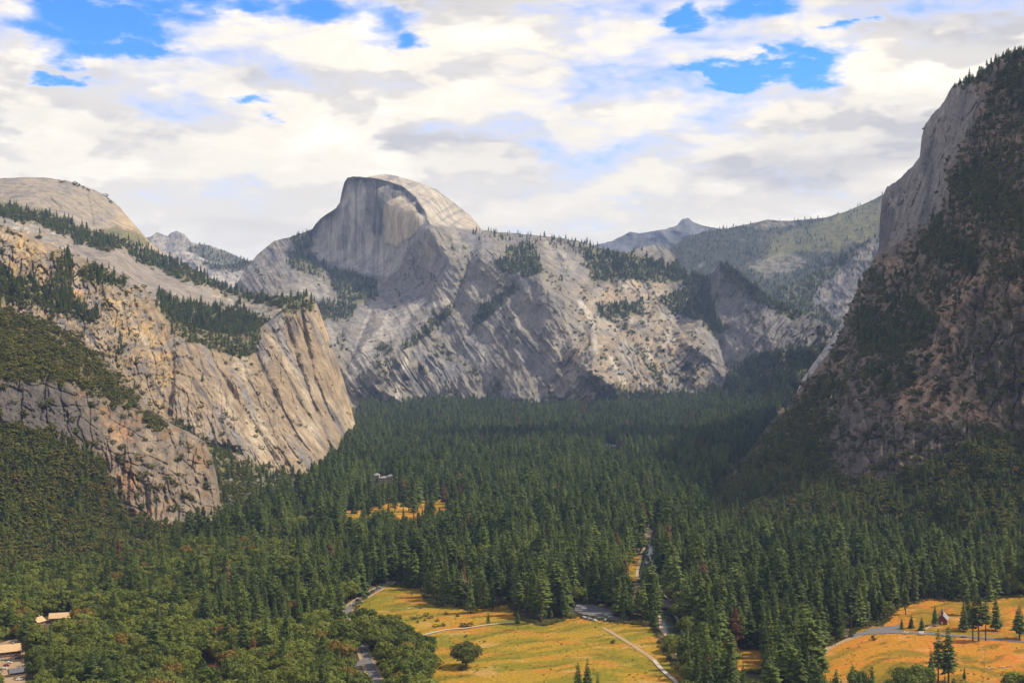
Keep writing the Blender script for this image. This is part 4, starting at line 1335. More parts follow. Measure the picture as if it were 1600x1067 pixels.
def leafy_geo(seed, clumps, per, card, trunk=True, flat=.8, base=.30, spread=.44):
    """crown of leaf cards in uneven clumps, unit height"""
    r = random.Random(seed)
    v = []; f = []
    cs = []
    cz = base + (1 - base) * .5
    while len(cs) < clumps:
        d = Vector((r.gauss(0, 1), r.gauss(0, 1), r.gauss(0, 1))).normalized()
        rad = r.uniform(.45, 1.0) ** .6
        c = Vector((d.x * spread * rad, d.y * spread * rad, cz + d.z * (1 - base) * .46 * rad))
        if c.z < base * .8 + .05:
            continue
        cs.append((c, r.uniform(.10, .19)))
    for c, R in cs:
        for _ in range(per):
            d = Vector((r.gauss(0, 1), r.gauss(0, 1), r.gauss(0, .8) + .25)).normalized()
            p = c + Vector((d.x, d.y, d.z * flat)) * R * r.uniform(.75, 1.08)
            n = (d + Vector((r.uniform(-.5, .5), r.uniform(-.5, .5), r.uniform(-.3, .6)))).normalized()
            t = n.orthogonal().normalized()
            t = (t + n.cross(t) * r.uniform(-1, 1)).normalized()
            b = n.cross(t)
            s = card * r.uniform(.7, 1.3)
            k = len(v)
            v += [tuple(p + t * s), tuple(p + b * s * .8), tuple(p - t * s), tuple(p - b * s * .8)]
            f += [(k, k + 1, k + 2), (k, k + 2, k + 3)]
    tr = MB()
    if trunk:
        tr.tube((0, 0, -.03), (.01, 0, base + .05), .035, .024, 7)
        for j in range(6):
            a = j * 1.05 + r.uniform(-.2, .2)
            e = Vector((math.cos(a) * spread * .7, math.sin(a) * spread * .7, base + (1 - base) * r.uniform(.35, .75)))
            mdl = Vector((e.x * .4, e.y * .4, base + .10))
            tr.tube((.01, 0, base), mdl, .020, .014, 5)
            tr.tube(mdl, e, .014, .004, 5)
    else:
        for j in range(4):
            a = j * 1.6
            tr.tube((0, 0, -.03), (math.cos(a) * .2, math.sin(a) * .2, .5), .02, .008, 4)
    return v, f, tr


KINDS = {'lone': [], 'conifer': [], 'broadleaf': [], 'shrub': [], 'pine': [], 'deadpine': []}


def kind(group, geo, leaf, wood=None):
    v, f, t = geo
    crown = bpy.data.meshes.new('crown'); crown.from_pydata(v, [], f); crown.materials.append(M[leaf]); crown.update()
    trunk = t.mesh('trunk', M[wood or 'bark'])
    nb = len(v)
    j = bpy.data.meshes.new('tree_form')
    j.from_pydata(list(v) + list(t.v), [], list(f) + [tuple(i + nb for i in q) for q in t.f])
    j.materials.append(M[leaf]); j.materials.append(M[wood or 'bark'])
    mi = np.zeros(len(j.polygons), np.int32); mi[len(f):] = 1
    j.polygons.foreach_set('material_index', mi)
    j.update()
    KINDS[group].append(dict(crown=crown, trunk=trunk, joined=j))


kind('conifer', conifer_geo(1, .10, .150, 26, .30, .85), 'needles')
kind('conifer', conifer_geo(2, .14, .125, 27, .42, .75), 'needles')
kind('conifer', conifer_geo(3, .06, .175, 25, .34, .95), 'needles')
kind('conifer', conifer_geo(4, .20, .140, 24, .25, .65, .35), 'needles')
kind('conifer', conifer_geo(5, .12, .110, 28, .45, .8), 'needles')
kind('pine', conifer_geo(6, .36, .130, 20, .15, .55, .4), 'needles')
kind('pine', conifer_geo(7, .30, .115, 21, .18, .6, .4), 'needles')
kind('pine', conifer_geo(8, .42, .120, 18, .12, .5, .45), 'needles')
kind('pine', clumpy_pine(31, .30, .125, 62, 2.2), 'needles')
kind('pine', clumpy_pine(32, .38, .115, 56, 2.8), 'needles')
kind('pine', clumpy_pine(33, .24, .14, 66, 1.8), 'needles')
kind('conifer', conifer_geo(51, .10, .13, 30, .5, .6, .45), 'needles')
kind('conifer', clumpy_pine(34, .12, .135, 74, 1.25), 'needles')
kind('conifer', clumpy_pine(35, .16, .115, 70, 1.5), 'needles')
kind('deadpine', conifer_geo(9, .15, .11, 20, .3, .8, .4), 'dead_needles')
kind('broadleaf', leafy_geo(11, 46, 44, .040), 'leaves')
kind('broadleaf', leafy_geo(12, 40, 46, .040, True, .75, .28, .50), 'leaves')
kind('broadleaf', leafy_geo(13, 52, 42, .038, True, .85, .34, .40), 'leaves')
kind('broadleaf', leafy_geo(14, 44, 44, .042, True, .7, .25, .52), 'leaves')
kind('lone', leafy_geo(15, 64, 46, .036, True, .8, .20, .52), 'oak_leaves')
kind('shrub', leafy_geo(21, 18, 22, .085, False, .7, .02, .55), 'shrub_leaves')
kind('shrub', leafy_geo(22, 15, 22, .085, False, .65, .02, .62), 'shrub_leaves')
kind('shrub', leafy_geo(23, 20, 20, .080, False, .75, .02, .48), 'shrub_leaves')
FORMS = bpy.data.collections.new('tree_forms')     # sources for the uncountable woods, not linked to the scene
FORM_ID = {}
for gname, lst in KINDS.items():
    FORM_ID[gname] = []
for n, (gname, k) in enumerate([(a, b) for a in ('conifer', 'pine', 'deadpine', 'broadleaf', 'shrub') for b in KINDS[a]]):
    o = bpy.data.objects.new('form_%02d' % n, k['joined'])
    FORMS.objects.link(o)
    FORM_ID[gname].append(n)


def woods(name, P, S, W, kindname, label, cat):
    """one uncountable mass of plants: points that carry a form, a turn and a size"""
    n = len(P)
    if n == 0:
        return
    me = bpy.data.meshes.new(name)
    me.vertices.add(n)
    me.vertices.foreach_set('co', np.asarray(P, np.float32).ravel())
    idx = rng.choice(FORM_ID[kindname], n).astype(np.int32)
    a = me.attributes.new('form', 'INT', 'POINT'); a.data.foreach_set('value', idx)
    rot = np.zeros((n, 3), np.float32); rot[:, 2] = rng.uniform(0, 6.28, n)
    rot[:, :2] = rng.normal(0, .03, (n, 2))
    a = me.attributes.new('turn', 'FLOAT_VECTOR', 'POINT'); a.data.foreach_set('vector', rot.ravel())
    sc = np.stack([S * W, S * W, S], -1).astype(np.float32)
    a = me.attributes.new('size', 'FLOAT_VECTOR', 'POINT'); a.data.foreach_set('vector', sc.ravel())
    o = link(name, me, kind='stuff', label=label, category=cat)
    ng = WOODS_TREE
    md = o.modifiers.new('woods', 'NODES')
    md.node_group = ng


def woods_tree():
    ng = bpy.data.node_groups.new('woods', 'GeometryNodeTree')
    ng.interface.new_socket('Geometry', in_out='INPUT', socket_type='NodeSocketGeometry')
    ng.interface.new_socket('Geometry', in_out='OUTPUT', socket_type='NodeSocketGeometry')
    N = ng.nodes.new; L = ng.links.new
    gi = N('NodeGroupInput'); go = N('NodeGroupOutput')
    ci = N('GeometryNodeCollectionInfo')
    ci.inputs['Collection'].default_value = FORMS
    ci.inputs['Separate Children'].default_value = True
    ci.inputs['Reset Children'].default_value = True
    ip = N('GeometryNodeInstanceOnPoints')
    ip.inputs['Pick Instance'].default_value = True
    def na(nm, dt):
        x = N('GeometryNodeInputNamedAttribute'); x.data_type = dt; x.inputs['Name'].default_value = nm
        return x.outputs['Attribute']
    L(gi.outputs[0], ip.inputs['Points']); L(ci.outputs[0], ip.inputs['Instance'])
    L(na('form', 'INT'), ip.inputs['Instance Index'])
    tr = N('FunctionNodeEulerToRotation')
    L(na('turn', 'FLOAT_VECTOR'), tr.inputs[0]); L(tr.outputs[0], ip.inputs['Rotation'])
    L(na('size', 'FLOAT_VECTOR'), ip.inputs['Scale'])
    L(ip.outputs[0], go.inputs[0])
    return ng


WOODS_TREE = woods_tree()

# ---- where trees may stand on the floor -----------------------------------------
CLEAR = [  # what the photograph shows open
    [(572, 932), (600, 918), (655, 924), (664, 944), (690, 962), (750, 957), (800, 950), (815, 975), (850, 980), (900, 968), (950, 976), (985, 980), (1022, 984), (1026, 1010), (1042, 1036), (1072, 1072), (690, 1075), (684, 1045), (690, 1015), (665, 992), (642, 985), (620, 960), (585, 955)],
    [(1278, 1050), (1286, 1022), (1335, 1000), (1340, 980), (1400, 965), (1448, 952), (1462, 948), (1490, 950), (1500, 985), (1560, 985), (1558, 942), (1680, 940), (1680, 1050), (1500, 1048), (1440, 1040), (1330, 1036)],
    [(976, 898), (986, 872), (1006, 868), (1012, 880), (1000, 902)],
    [(522, 800), (565, 797), (600, 789), (634, 783), (650, 786), (668, 781), (712, 777), (712, 788), (690, 789), (672, 792), (662, 798), (640, 797), (632, 806), (622, 806), (612, 796), (570, 802), (540, 803)],
    [(640, 795), (652, 797), (648, 806), (640, 805)],
    [(450, 806), (452, 797), (500, 796), (500, 804)],
    [(540, 952), (548, 942), (590, 918), (602, 914), (604, 920), (575, 934), (556, 956)], [(562, 1006), (574, 1003), (590, 1045), (596, 1060), (575, 1062), (562, 1040)],
    [(900, 944), (930, 944), (962, 954), (958, 972), (900, 960)],
    [(1012, 866), (1018, 850), (1026, 850), (1022, 868)], [(1004, 876), (1014, 872), (1012, 888), (1006, 888)], [(1026, 942), (1053, 942), (1053, 954), (1026, 954)], [(1032, 970), (1054, 968), (1060, 990), (1038, 986)],
    [(1150, 1018), (1192, 1014), (1190, 1038), (1160, 1036)], [(830, 800), (842, 800), (842, 809), (830, 809)], [(874, 806), (886, 806), (886, 812), (874, 812)], [(1004, 822), (1018, 826), (1020, 836), (1006, 836)],
    [(0, 1000), (34, 1000), (36, 1045), (36, 1075), (0, 1075)], [(55, 965), (122, 953), (122, 962), (56, 976)], [(80, 1008), (90, 1008), (90, 1030), (80, 1030)], [(327, 1038), (342, 1038), (342, 1070), (327, 1070)],
    [(583, 743), (622, 743), (622, 752), (583, 752)], [(942, 692), (968, 692), (968, 700), (942, 700)],
]


def is_clear(U, V):
    r = np.zeros(U.shape, bool)
    for pl in CLEAR:
        r |= poly_in(U, V, pl)
    return r


def near_line(X, Y, pts, w):
    d = np.full(X.shape, 1e9)
    q = [floor_pt(u, v)[:2] for u, v in pts]
    return seg_dist(X, Y, q) < w


def floor_trees():
    out = []
    for y0, y1, sp in ((800, 2000, 9.3), (2000, 3300, 10.5), (3300, 5300, 12.5)):
        yy = np.arange(y0, y1, sp)
        xx = np.arange(-.46 * y1, .5 * y1, sp)
        X, Y = np.meshgrid(xx, yy)
        X = X + rng.uniform(-.48, .48, X.shape) * sp; Y = Y + rng.uniform(-.48, .48, Y.shape) * sp
        X = X.ravel(); Y = Y.ravel()
        U = 800 + F * X / Y
        keep = (U > -40) & (U < 1640)
        X, Y = X[keep], Y[keep]
        out.append(np.stack([X, Y], -1))
    a = np.concatenate(out)
    X, Y = a[:, 0], a[:, 1]
    Z = rise(Y)
    U = 800 + F * X / Y; V = HZ + (H - Z) * F / Y
    # outside the walls: the floor is only where no slope rises
    foot_l = np.interp(U, [0, 150, 250, 345, 420, 480, 530, 560, 570, 600], [905, 893, 874, 838, 800, 772, 728, 655, 620, 600])
    foot_r = np.interp(U, [1080, 1100, 1250, 1400, 1600, 1700], [600, 845, 860, 872, 887, 900])
    crest_r = np.interp(U, [1085, 1170, 1250, 1318, 1380], [798, 705, 600, 500, 400])
    keep = (V > foot_l - 4) & (V > np.where(U > 1098, foot_r - 4, 0)) | ((U > 1098) & (V < crest_r))
    n = len(X)
    oak = np.full(n, .04)
    for pl, pr in (([(-50, 850), (430, 800), (470, 900), (430, 960), (-50, 1000)], .75), ([(80, 950), (430, 955), (560, 950), (700, 960), (720, 1200), (-50, 1200), (-50, 1010)], .88), ([(440, 780), (530, 780), (530, 830), (440, 830)], .6), ([(540, 960), (700, 985), (700, 1120), (540, 1120)], .95),
                   ([(330, 940), (540, 900), (560, 960), (450, 1000), (330, 1000)], .25), ([(1015, 905), (1090, 940), (1150, 1050), (1250, 1130), (1080, 1130), (1020, 960)], .55), ([(750, 765), (900, 765), (900, 800), (750, 800)], .3), ([(1100, 850), (1640, 890), (1640, 940), (1200, 900)], .22), ([(1380, 1035), (1440, 1035), (1440, 1130), (1380, 1130)], .5),
                   ([(560, 640), (640, 630), (640, 680), (560, 700)], .5)):
        oak[poly_in(U, V, pl)] = pr
    clump = fbm(X / 60, Y / 60, 3, 400)
    oak = np.clip(oak + clump * .35 * (oak > .1), 0, 1)
    is_oak = rng.random(n) < oak
    hgt = np.where(is_oak, rng.normal(15.5, 2.6, n), rng.normal(34.5, 8.5, n) + 7 * fbm(X / 150, Y / 150, 2, 401))
    hgt = np.clip(hgt, 8, 54)
    small = (~is_oak) & (rng.random(n) < .14)
    hgt[small] *= .55
    left = (~is_oak) & (U < 560) & (V > 860)
    hgt[left] *= .74
    hp = hgt * F / Y
    cl = np.zeros(n, bool)
    for k in np.linspace(0, .97, 14):
        cl |= is_clear(U, V - k * hp)
    halfw = np.where(is_oak, .45, .09) * hp
    for sgn in (-1, 1):
        cl |= is_clear(U + sgn * halfw, V - .6 * hp)
    keep &= ~cl | ((Y > 1700) & (rng.random(n) < .07))
    for key, pl in MEADOWS.items():
        if key in ('main', 'right'):
            grove = poly_in(U, V, [(540, 955), (585, 960), (625, 985), (655, 1000), (680, 1020), (684, 1075), (590, 1075), (575, 1000), (540, 975)])
            keep &= ~(poly_in(U, V, pl) & (V < 1068) & ~grove & (rng.random(n) < .93))
    keep &= ~near_line(X, Y, RIVER, 7) & ~near_line(X, Y, ROAD_PX, 5) & ~near_line(X, Y, CH_ROAD, 8)
    # thin the mass a little, with openings
    keep &= (clump > -.55) | (rng.random(n) < .4)
    keep &= (~is_oak) | (rng.random(n) < .85)
    return X[keep], Y[keep], Z[keep], hgt[keep], is_oak[keep], U[keep], V[keep], hp[keep]


X, Y, Z, HG, OAK, TU, TV, HP = floor_trees()
WD = np.where(OAK, rng.uniform(.9, 1.25, len(X)), rng.uniform(1.05, 1.6, len(X)))
print('floor trees', len(X), 'oaks', OAK.sum())
PINE = (~OAK) & (rng.random(len(X)) < .38)
DEAD = (~OAK) & (~PINE) & (rng.random(len(X)) < .006)


def zone_label(u, v, oak, h, odd):
    """which wood a tree stands in, told by what is near it"""
    if oak:
        size = 'low spreading' if h < 13.5 else ('broad crowned' if h < 17.5 else 'tall full crowned')
    else:
        size = 'short' if h < 27 else ('slender mid sized' if h < 38 else 'very tall')
    what = size + (' green oak' if oak else (' bare stemmed pine' if odd else ' dark conifer'))
    if u < 130:
        z = 'around the tan lodge roofs' if v > 960 else 'under the brushy left slope'
    elif u < 260:
        z = 'in the wood right of the tan lodge' if v > 1000 else 'in the wood above the long tan roof'
    elif u < 400:
        z = 'around the red roofed hut' if v > 1000 else 'below the bare rock buttress'
    elif u < 545:
        z = 'in the wood left of the valley road' if v > 960 else 'above the bend of the valley road'
    elif v > 1040 and u < 1110:
        z = 'in the grove where the side road leaves' if u < 700 else 'in front of the golden meadow'
    elif u < 700:
        z = 'between road and golden meadow' if v > 950 else 'behind the head of the golden meadow'
    elif u < 900:
        z = 'in the stand behind the boardwalk meadow'
    elif u < 1010:
        z = 'around the car park under the pines'
    elif u < 1110:
        z = 'along the river by the bridge'
    elif v > 1000:
        z = 'below the small orange glade' if u < 1270 else 'in front of the chapel meadow'
    else:
        z = 'between the bridge and the chapel turnout' if u < 1340 else 'around the red chapel under the dark cliff'
    return what + ' ' + z, ('oaks ' if oak else 'conifers ') + z


def tree(name, kd, variant, loc, s, w, rz, label, cat, group=None, leaf=None):
    k = KINDS[kd][variant % len(KINDS[kd])]
    e = bpy.data.objects.new(name, None)
    e.empty_display_size = .5
    COL.objects.link(e)
    e.location = loc; e.rotation_euler = (0, 0, rz); e.scale = (s * w, s * w, s)
    e['label'] = label; e['category'] = cat
    if group:
        e['group'] = group
    for part in ('trunk', 'crown'):
        o = bpy.data.objects.new(part, k[part]); COL.objects.link(o); o.parent = e
    return e


# the largest in view stand as single trees
vis = (TU > -5) & (TU < 1605) & (TV - HP < 1064)
single = np.zeros(len(X), bool)
for flag, lim in ((OAK, 292), (~OAK & ~DEAD, 280)):
    ix = np.where(flag & vis)[0]
    # prefer big ones whose crown is not buried in the frame edge
    ix = ix[np.argsort(-(HP[ix] - .5 * np.maximum(0, TV[ix] - 1067)))][:lim]
    single[ix] = True
ORD = ['first', 'second', 'third', 'fourth', 'fifth', 'sixth', 'seventh', 'eighth', 'ninth', 'tenth', 'eleventh', 'twelfth', 'thirteenth', 'fourteenth', 'fifteenth', 'sixteenth']
ZL = {}
for k in np.where(single)[0]:
    ZL.setdefault(zone_label(TU[k], TV[k], OAK[k], HG[k], PINE[k]), []).append(k)
LABEL = {}
for (lb, gp), ks in ZL.items():
    ks.sort(key=lambda k: TU[k])
    for i, k in enumerate(ks):
        LABEL[k] = ((ORD[i] + ' from left, ' if 1 < len(ks) <= 16 else '') + lb, gp)
for k in np.where(single)[0]:
    lb, gp = LABEL[k]
    kd = 'broadleaf' if OAK[k] else ('pine' if PINE[k] else 'conifer')
    tree('oak_tree' if OAK[k] else 'conifer_tree', kd, int(rng.integers(0, 9)), (X[k], Y[k], Z[k] - .2), HG[k], WD[k], rng.uniform(0, 6.28), lb, 'tree', gp)
rest = ~single
P3 = np.stack([X, Y, Z - .2], -1)
for flag, kd, nm, lb in ((OAK, 'broadleaf', 'broadleaf_woods', 'mass of green broadleaf trees filling the wood'),
                         (PINE, 'pine', 'pine_forest', 'mass of distant bare stemmed pines on the valley floor'),
                         (DEAD, 'deadpine', 'dead_conifers', 'scattered rust brown dead conifers in the green forest'),
                         (~OAK & ~PINE & ~DEAD, 'conifer', 'conifer_forest', 'dense dark conifer forest carpeting the valley floor')):
    s = flag & rest
    woods(nm, P3[s], HG[s], WD[s], kd, lb, 'forest')

# ---- plants on the slopes ---------------------------------------------------------
def scatter(key, which, hlo, hhi, bury=.06):
    d = SHEETS[key]
    den = d[which].astype(np.float64)
    us, vt = d['top']
    U, V = d['U'], d['V']
    du = abs(us[1] - us[0])
    dv = np.abs(np.diff(V, axis=0, prepend=V[:1]))
    lam = den * du * dv
    hit = rng.random(lam.shape) < lam
    P = d['P'][hit]
    P = P + rng.normal(0, .4, P.shape)
    n = len(P)
    s = rng.uniform(0, 1, n) ** 1.4 * (hhi - hlo) + hlo
    P[:, 2] -= s * bury
    return P, s, U[hit], V[hit]


SLOPES = {}
cliff_trees = []; cliff_shrubs = []
for key in SHEETS:
    d = SHEETS[key]
    far = d['P'][..., 1].mean()
    hl, hh = (14, 34) if far > 3400 else ((10, 26) if far > 2100 else (9, 24))
    if key.startswith('hill') and far < 3000:
        hl, hh = 8, 26
    P, s, u, v = scatter(key, 'con', hl, hh)
    cliff_trees.append((P, s, u, v))
    sl, sh = (5, 12) if far > 3400 else ((2.5, 8) if far > 2100 else (2.5, 9.5))
    P, s, u, v = scatter(key, 'shr', sl, sh, .12)
    cliff_shrubs.append((P, s, u, v))
    print(key, round(float(far)), len(cliff_trees[-1][0]), len(cliff_shrubs[-1][0]))
TP = np.concatenate([c[0] for c in cliff_trees]); TS = np.concatenate([c[1] for c in cliff_trees])
woods('slope_conifers', TP, TS, rng.uniform(1.0, 1.6, len(TP)), 'conifer', 'conifers scattered over ledges and mountain slopes', 'forest')
SP = np.concatenate([c[0] for c in cliff_shrubs]); SS = np.concatenate([c[1] for c in cliff_shrubs])
SUV = np.concatenate([np.stack([c[2], c[3]], -1) for c in cliff_shrubs])
pxs = SS / SP[:, 1]
order = np.argsort(-np.where((SUV[:, 0] > 0) & (SUV[:, 0] < 1600), pxs, 0))[:290]
big = np.zeros(len(SP), bool); big[order] = True
for k in order:
    right = SUV[k, 0] > 900
    u_, v_ = SUV[k]
    if right:
        wh = ('high on the dark cliff near its pale wall' if v_ < 420 else 'on the rubbly middle ledges of the dark cliff' if v_ < 660 else 'on the wooded foot of the dark cliff' + (' towards the valley' if u_ < 1300 else ' near the grey scree' if u_ < 1430 else ' above the chapel'))
    else:
        wh = ('on the upper brushy slope of the left buttress' if v_ < 640 else 'on the rock face of the left buttress' if u_ > 150 and v_ < 820 else 'on the lower wooded slope ' + ('below the dark rock band' if u_ < 75 else 'left of the rust stained rock face' if u_ < 170 else 'directly under the rust stained rock face'))
    m = KINDS['shrub'][int(rng.integers(0, 3))]['joined']
    o = link('shrub', m, None, tuple(SP[k]), label=('low spreading' if SS[k] < 7.6 else 'big rounded') + ' evergreen shrub ' + wh, category='shrub',
             group='shrubs on the ' + ('right cliff' if right else 'left buttress'))
    o.rotation_euler = (0, 0, rng.uniform(0, 6.28)); w = rng.uniform(1.1, 1.6)
    o.scale = (SS[k] * w, SS[k] * w, SS[k])
woods('slope_brush', SP[~big], SS[~big], rng.uniform(1.0, 1.7, (~big).sum()), 'shrub', 'low evergreen brush covering slopes and ledges', 'brush')


# ================================================================== single plants of note
def spot(kd, variant, u, v, px, label, name, w=1.0, cat='tree'):
    p = floor_pt(u, v)
    s_ = px * p[1] / F
    return tree(name, kd, variant, (p[0], p[1], p[2] - .2), s_, w, variant * 1.3 + u, label, cat)


spot('lone', 0, 728, 1042, 40, 'lone round oak standing in the golden meadow', 'oak_tree', 1.08)
for kd, vr, u, v, px, lb, w in [
        ('conifer', 2, 763, 973, 21, 'small lone conifer beside the pale boardwalk', 1.25),
        ('pine', 0, 809, 984, 31, 'small slim pine at the left end of the stand by the boardwalk', 1.1),
        ('conifer', 2, 1409, 983, 20, 'leftmost of three small bushy conifers by the chapel turnout', 1.5),
        ('conifer', 2, 1424, 981, 23, 'middle one of three small bushy conifers by the chapel turnout', 1.6),
        ('conifer', 2, 1440, 985, 24, 'rightmost of three small bushy conifers by the chapel turnout', 1.7),
        ('conifer', 1, 1461, 978, 34, 'dark conifer touching the left wall of the red chapel', 1.5),
        ('conifer', 0, 1506, 986, 50, 'bushy conifer just right of the red chapel', 1.4),
        ('pine', 1, 1520, 1001, 70, 'left pine of the tall clump beside the chapel road', 1.3),
        ('pine', 0, 1529, 1002, 76, 'middle and tallest pine of the clump beside the chapel road', 1.3),
        ('pine', 2, 1540, 1001, 66, 'right pine of the tall clump beside the chapel road', 1.3),
        ('conifer', 0, 1556, 985, 58, 'wide conifer behind the tall clump beside the chapel road', 1.3),
        ('conifer', 3, 1593, 998, 54, 'wide pine standing alone at the far right of the chapel meadow', 1.8),
        ('pine', 1, 1466, 1066, 86, 'left tree of the tall pair of pines before the chapel meadow', 1.35),
        ('conifer', 3, 1482, 1066, 90, 'right tree of the tall pair of pines before the chapel meadow', 1.25),
        ('conifer', 1, 1455, 1078, 64, 'slim conifer hugging the left of the tall pair of pines', 1.2),
        ('conifer', 4, 1507, 1062, 22, 'little conifer right of the tall pair of pines', 1.5),
        ('conifer', 1, 903, 1108, 76, 'left of two dark pointed conifers rising before the meadow bottom', 1.3),
        ('conifer', 0, 918, 1108, 82, 'right of two dark pointed conifers rising before the meadow bottom', 1.25),
        ('conifer', 0, 934, 1116, 66, 'shorter conifer right of the two pointed ones at the meadow bottom', 1.3),
        ('conifer', 2, 850, 1112, 52, 'conifer tip left of the two pointed ones at the meadow bottom', 1.4),
        ('conifer', 4, 735, 958, 64, 'grey green conifer next to the bare white snag', 1.3)]:
    spot(kd, vr, u, v, px, lb, 'conifer_tree', w)


def snag(u, v, px, seed, label, forks):
    p = floor_pt(u, v); h = px * p[1] / F
    e = link('dead_tree', None, None, p, label=label, category='tree')
    b = MB(); b.tube((0, 0, -.5), (h * .02, 0, h * .55), h * .016, h * .010, 7); b.tube((h * .02, 0, h * .55), (h * .01, 0, h), h * .010, h * .002, 6)
    b.build('trunk', M['pale_wood'], e)
    r = random.Random(seed)
    for k in range(forks):
        z = h * r.uniform(.4, .9); a = r.uniform(0, 6.28); L = h * r.uniform(.12, .3)
        c = MB(); m_ = (math.cos(a) * L * .5, math.sin(a) * L * .5, z + L * .25)
        c.tube((h * .015, 0, z), m_, h * .006, h * .004, 5); c.tube(m_, (math.cos(a) * L * .9, math.sin(a) * L * .9, z + L * .8), h * .004, h * .001, 4)
        c.build('branch', M['pale_wood'], e)


snag(731, 957, 58, 3, 'tall bare white snag at the front of the stand behind the meadow', 7)
snag(1538, 1046, 34, 5, 'small leafless white tree standing in the chapel meadow', 12)


def log(u, v, length, ang, label, r0=.45):
    p = floor_pt(u, v, .5)
    dx, dy = math.cos(ang) * length / 2, math.sin(ang) * length / 2
    b = MB(); b.tube((-dx, -dy, 0), (0, .3, .15), r0, r0 * .8, 7); b.tube((0, .3, .15), (dx, dy, .2), r0 * .8, r0 * .4, 7)
    b.tube((0, .3, .15), (dx * .5, dy * .5 + 1.6, .9), r0 * .35, .08, 5); b.tube((dx * .5, dy * .5, .2), (dx * .7, dy * .7 - 1.4, .8), r0 * .3, .06, 5)
    b.build('fallen_log', M['pale_wood'], label=label, category='log', smooth=True).location = p


log(1572, 1041, 13, .25, 'long pale fallen log in the chapel meadow')
log(1548, 1044, 6, .1, 'short pale log left of the long fallen log')
log(1512, 1066, 5, .9, 'pale log tilted beside the little conifer', .35)
log(641, 950, 9, .9, 'pale log leaning from the trees at the meadow head')
log(940, 992, 4, .6, 'dark weathered log by the meadow trail', .4)

for k, (u, v, hh, w, lb) in enumerate([
        (646, 968, 3.2, 1.6, 'leftmost grey brown bush of the thicket in the meadow head'), (655, 966, 3.0, 1.7, 'second grey brown bush of the meadow thicket'), (652, 973, 2.4, 1.4, 'low dark bush under the left thicket of the meadow'),
        (666, 963, 3.6, 1.3, 'tallest grey bush in the right half of the meadow thicket'), (672, 966, 3.0, 1.5, 'rightmost grey bush of the meadow thicket'), (664, 970, 2.0, 1.5, 'small dark bush between the two meadow thickets'),
        (683, 971, 2.0, 1.8, 'small green bush right of the meadow thicket'), (682, 979, 2.2, 2.4, 'long low dark bush above the boardwalk'), (692, 978, 2.6, 1.9, 'dark bush at the right end of the long low one'),
        (724, 979, 3.0, 2.0, 'left part of the wide olive bush on the boardwalk'), (732, 979, 4.0, 1.8, 'right part of the wide olive bush on the boardwalk'), (728, 995, 1.8, 1.9, 'small dark bush below the boardwalk'),
        (757, 1003, 1.6, 1.4, 'tiny dark bush right above the lone oak'), (658, 950, 3.0, 1.3, 'dark bush at the edge of the head of the meadow'), (697, 960, 2.6, 1.7, 'green bush at the foot of the stand behind the meadow'),
        (715, 963, 2.4, 1.7, 'low dark bush in front of the grey green conifer'), (795, 948, 3.0, 1.5, 'dark bush in the gap of the stand behind the meadow'), (958, 1005, 3.4, 1.2, 'round dark bush beside the meadow trail'),
        (722, 1046, 3.0, 2.4, 'low skirt of brush under the lone oak'), (1157, 1026, 4.5, 1.1, 'bush standing in the small orange glade'), (990, 880, 4.5, 1.2, 'bush standing in the meadow tongue by the river'),
        (1365, 1000, 4.0, 1.2, 'bush at the lower edge of the chapel turnout')]):
    p = floor_pt(u, v)
    o = link('shrub', KINDS['shrub'][k % 3]['joined'], None, (p[0], p[1], p[2] + .05), label=lb, category='shrub')
    o.scale = (hh * w, hh * w, hh); o.rotation_euler = (0, 0, k * 1.1)

def meadow_brush():
    P = []; S = []
    for key in ('main', 'right', 'glade', 'river'):
        a = np.array(MEADOWS[key] + [MEADOWS[key][0]], float)
        for (u0, v0), (u1, v1) in zip(a[:-1], a[1:]):
            L = math.hypot(u1 - u0, v1 - v0)
            for _ in range(int(L * .8)):
                t = rng.random(); j = rng.normal(0, 2.2, 2)
                u, v = u0 + (u1 - u0) * t + j[0], v0 + (v1 - v0) * t + j[1] * .6
                if v < 1100:
                    P.append(floor_pt(u, v)); S.append(rng.uniform(.7, 2.6))
        lo, hi = a.min(0), a.max(0)
        n = int((hi[0] - lo[0]) * (hi[1] - lo[1]) / 90)
        uu = rng.uniform(lo[0], hi[0], n); vv = rng.uniform(lo[1], min(hi[1], 1100), n)
        ok = poly_in(uu, vv, MEADOWS[key]) & (fbm(uu / 30, vv / 14, 3, 950) > .02)
        for u, v in zip(uu[ok], vv[ok]):
            P.append(floor_pt(u, v)); S.append(rng.uniform(.35, .9))
    woods('meadow_brush', np.array(P), np.array(S), rng.uniform(1.2, 2.4, len(S)), 'shrub', 'low tufts and brush along the ragged meadow margins', 'brush')


meadow_brush()

# ================================================================== buildings
M['wall_brown'] = plain('wall_brown', (0.16, 0.09, 0.055), .85)
M['wall_red'] = plain('wall_red', (0.20, 0.045, 0.03), .85)
M['wall_cream'] = plain('wall_cream', (0.36, 0.31, 0.24), .85)
M['roof_tan'] = plain('roof_tan', (0.46, 0.31, 0.17), .9, .2, .15, .5)
M['roof_dark'] = plain('roof_dark', (0.10, 0.10, 0.12), .8)
M['roof_grey'] = plain('roof_grey', (0.22, 0.215, 0.21), .8)
M['roof_red'] = plain('roof_red', (0.36, 0.10, 0.045), .85)
M['glass_dark'] = plain('glass_dark', (0.02, 0.025, 0.03), .15, .6)
M['trim'] = plain('trim', (0.6, 0.57, 0.5), .7)
M['concrete'] = plain('concrete', (0.36, 0.33, 0.29), .9)


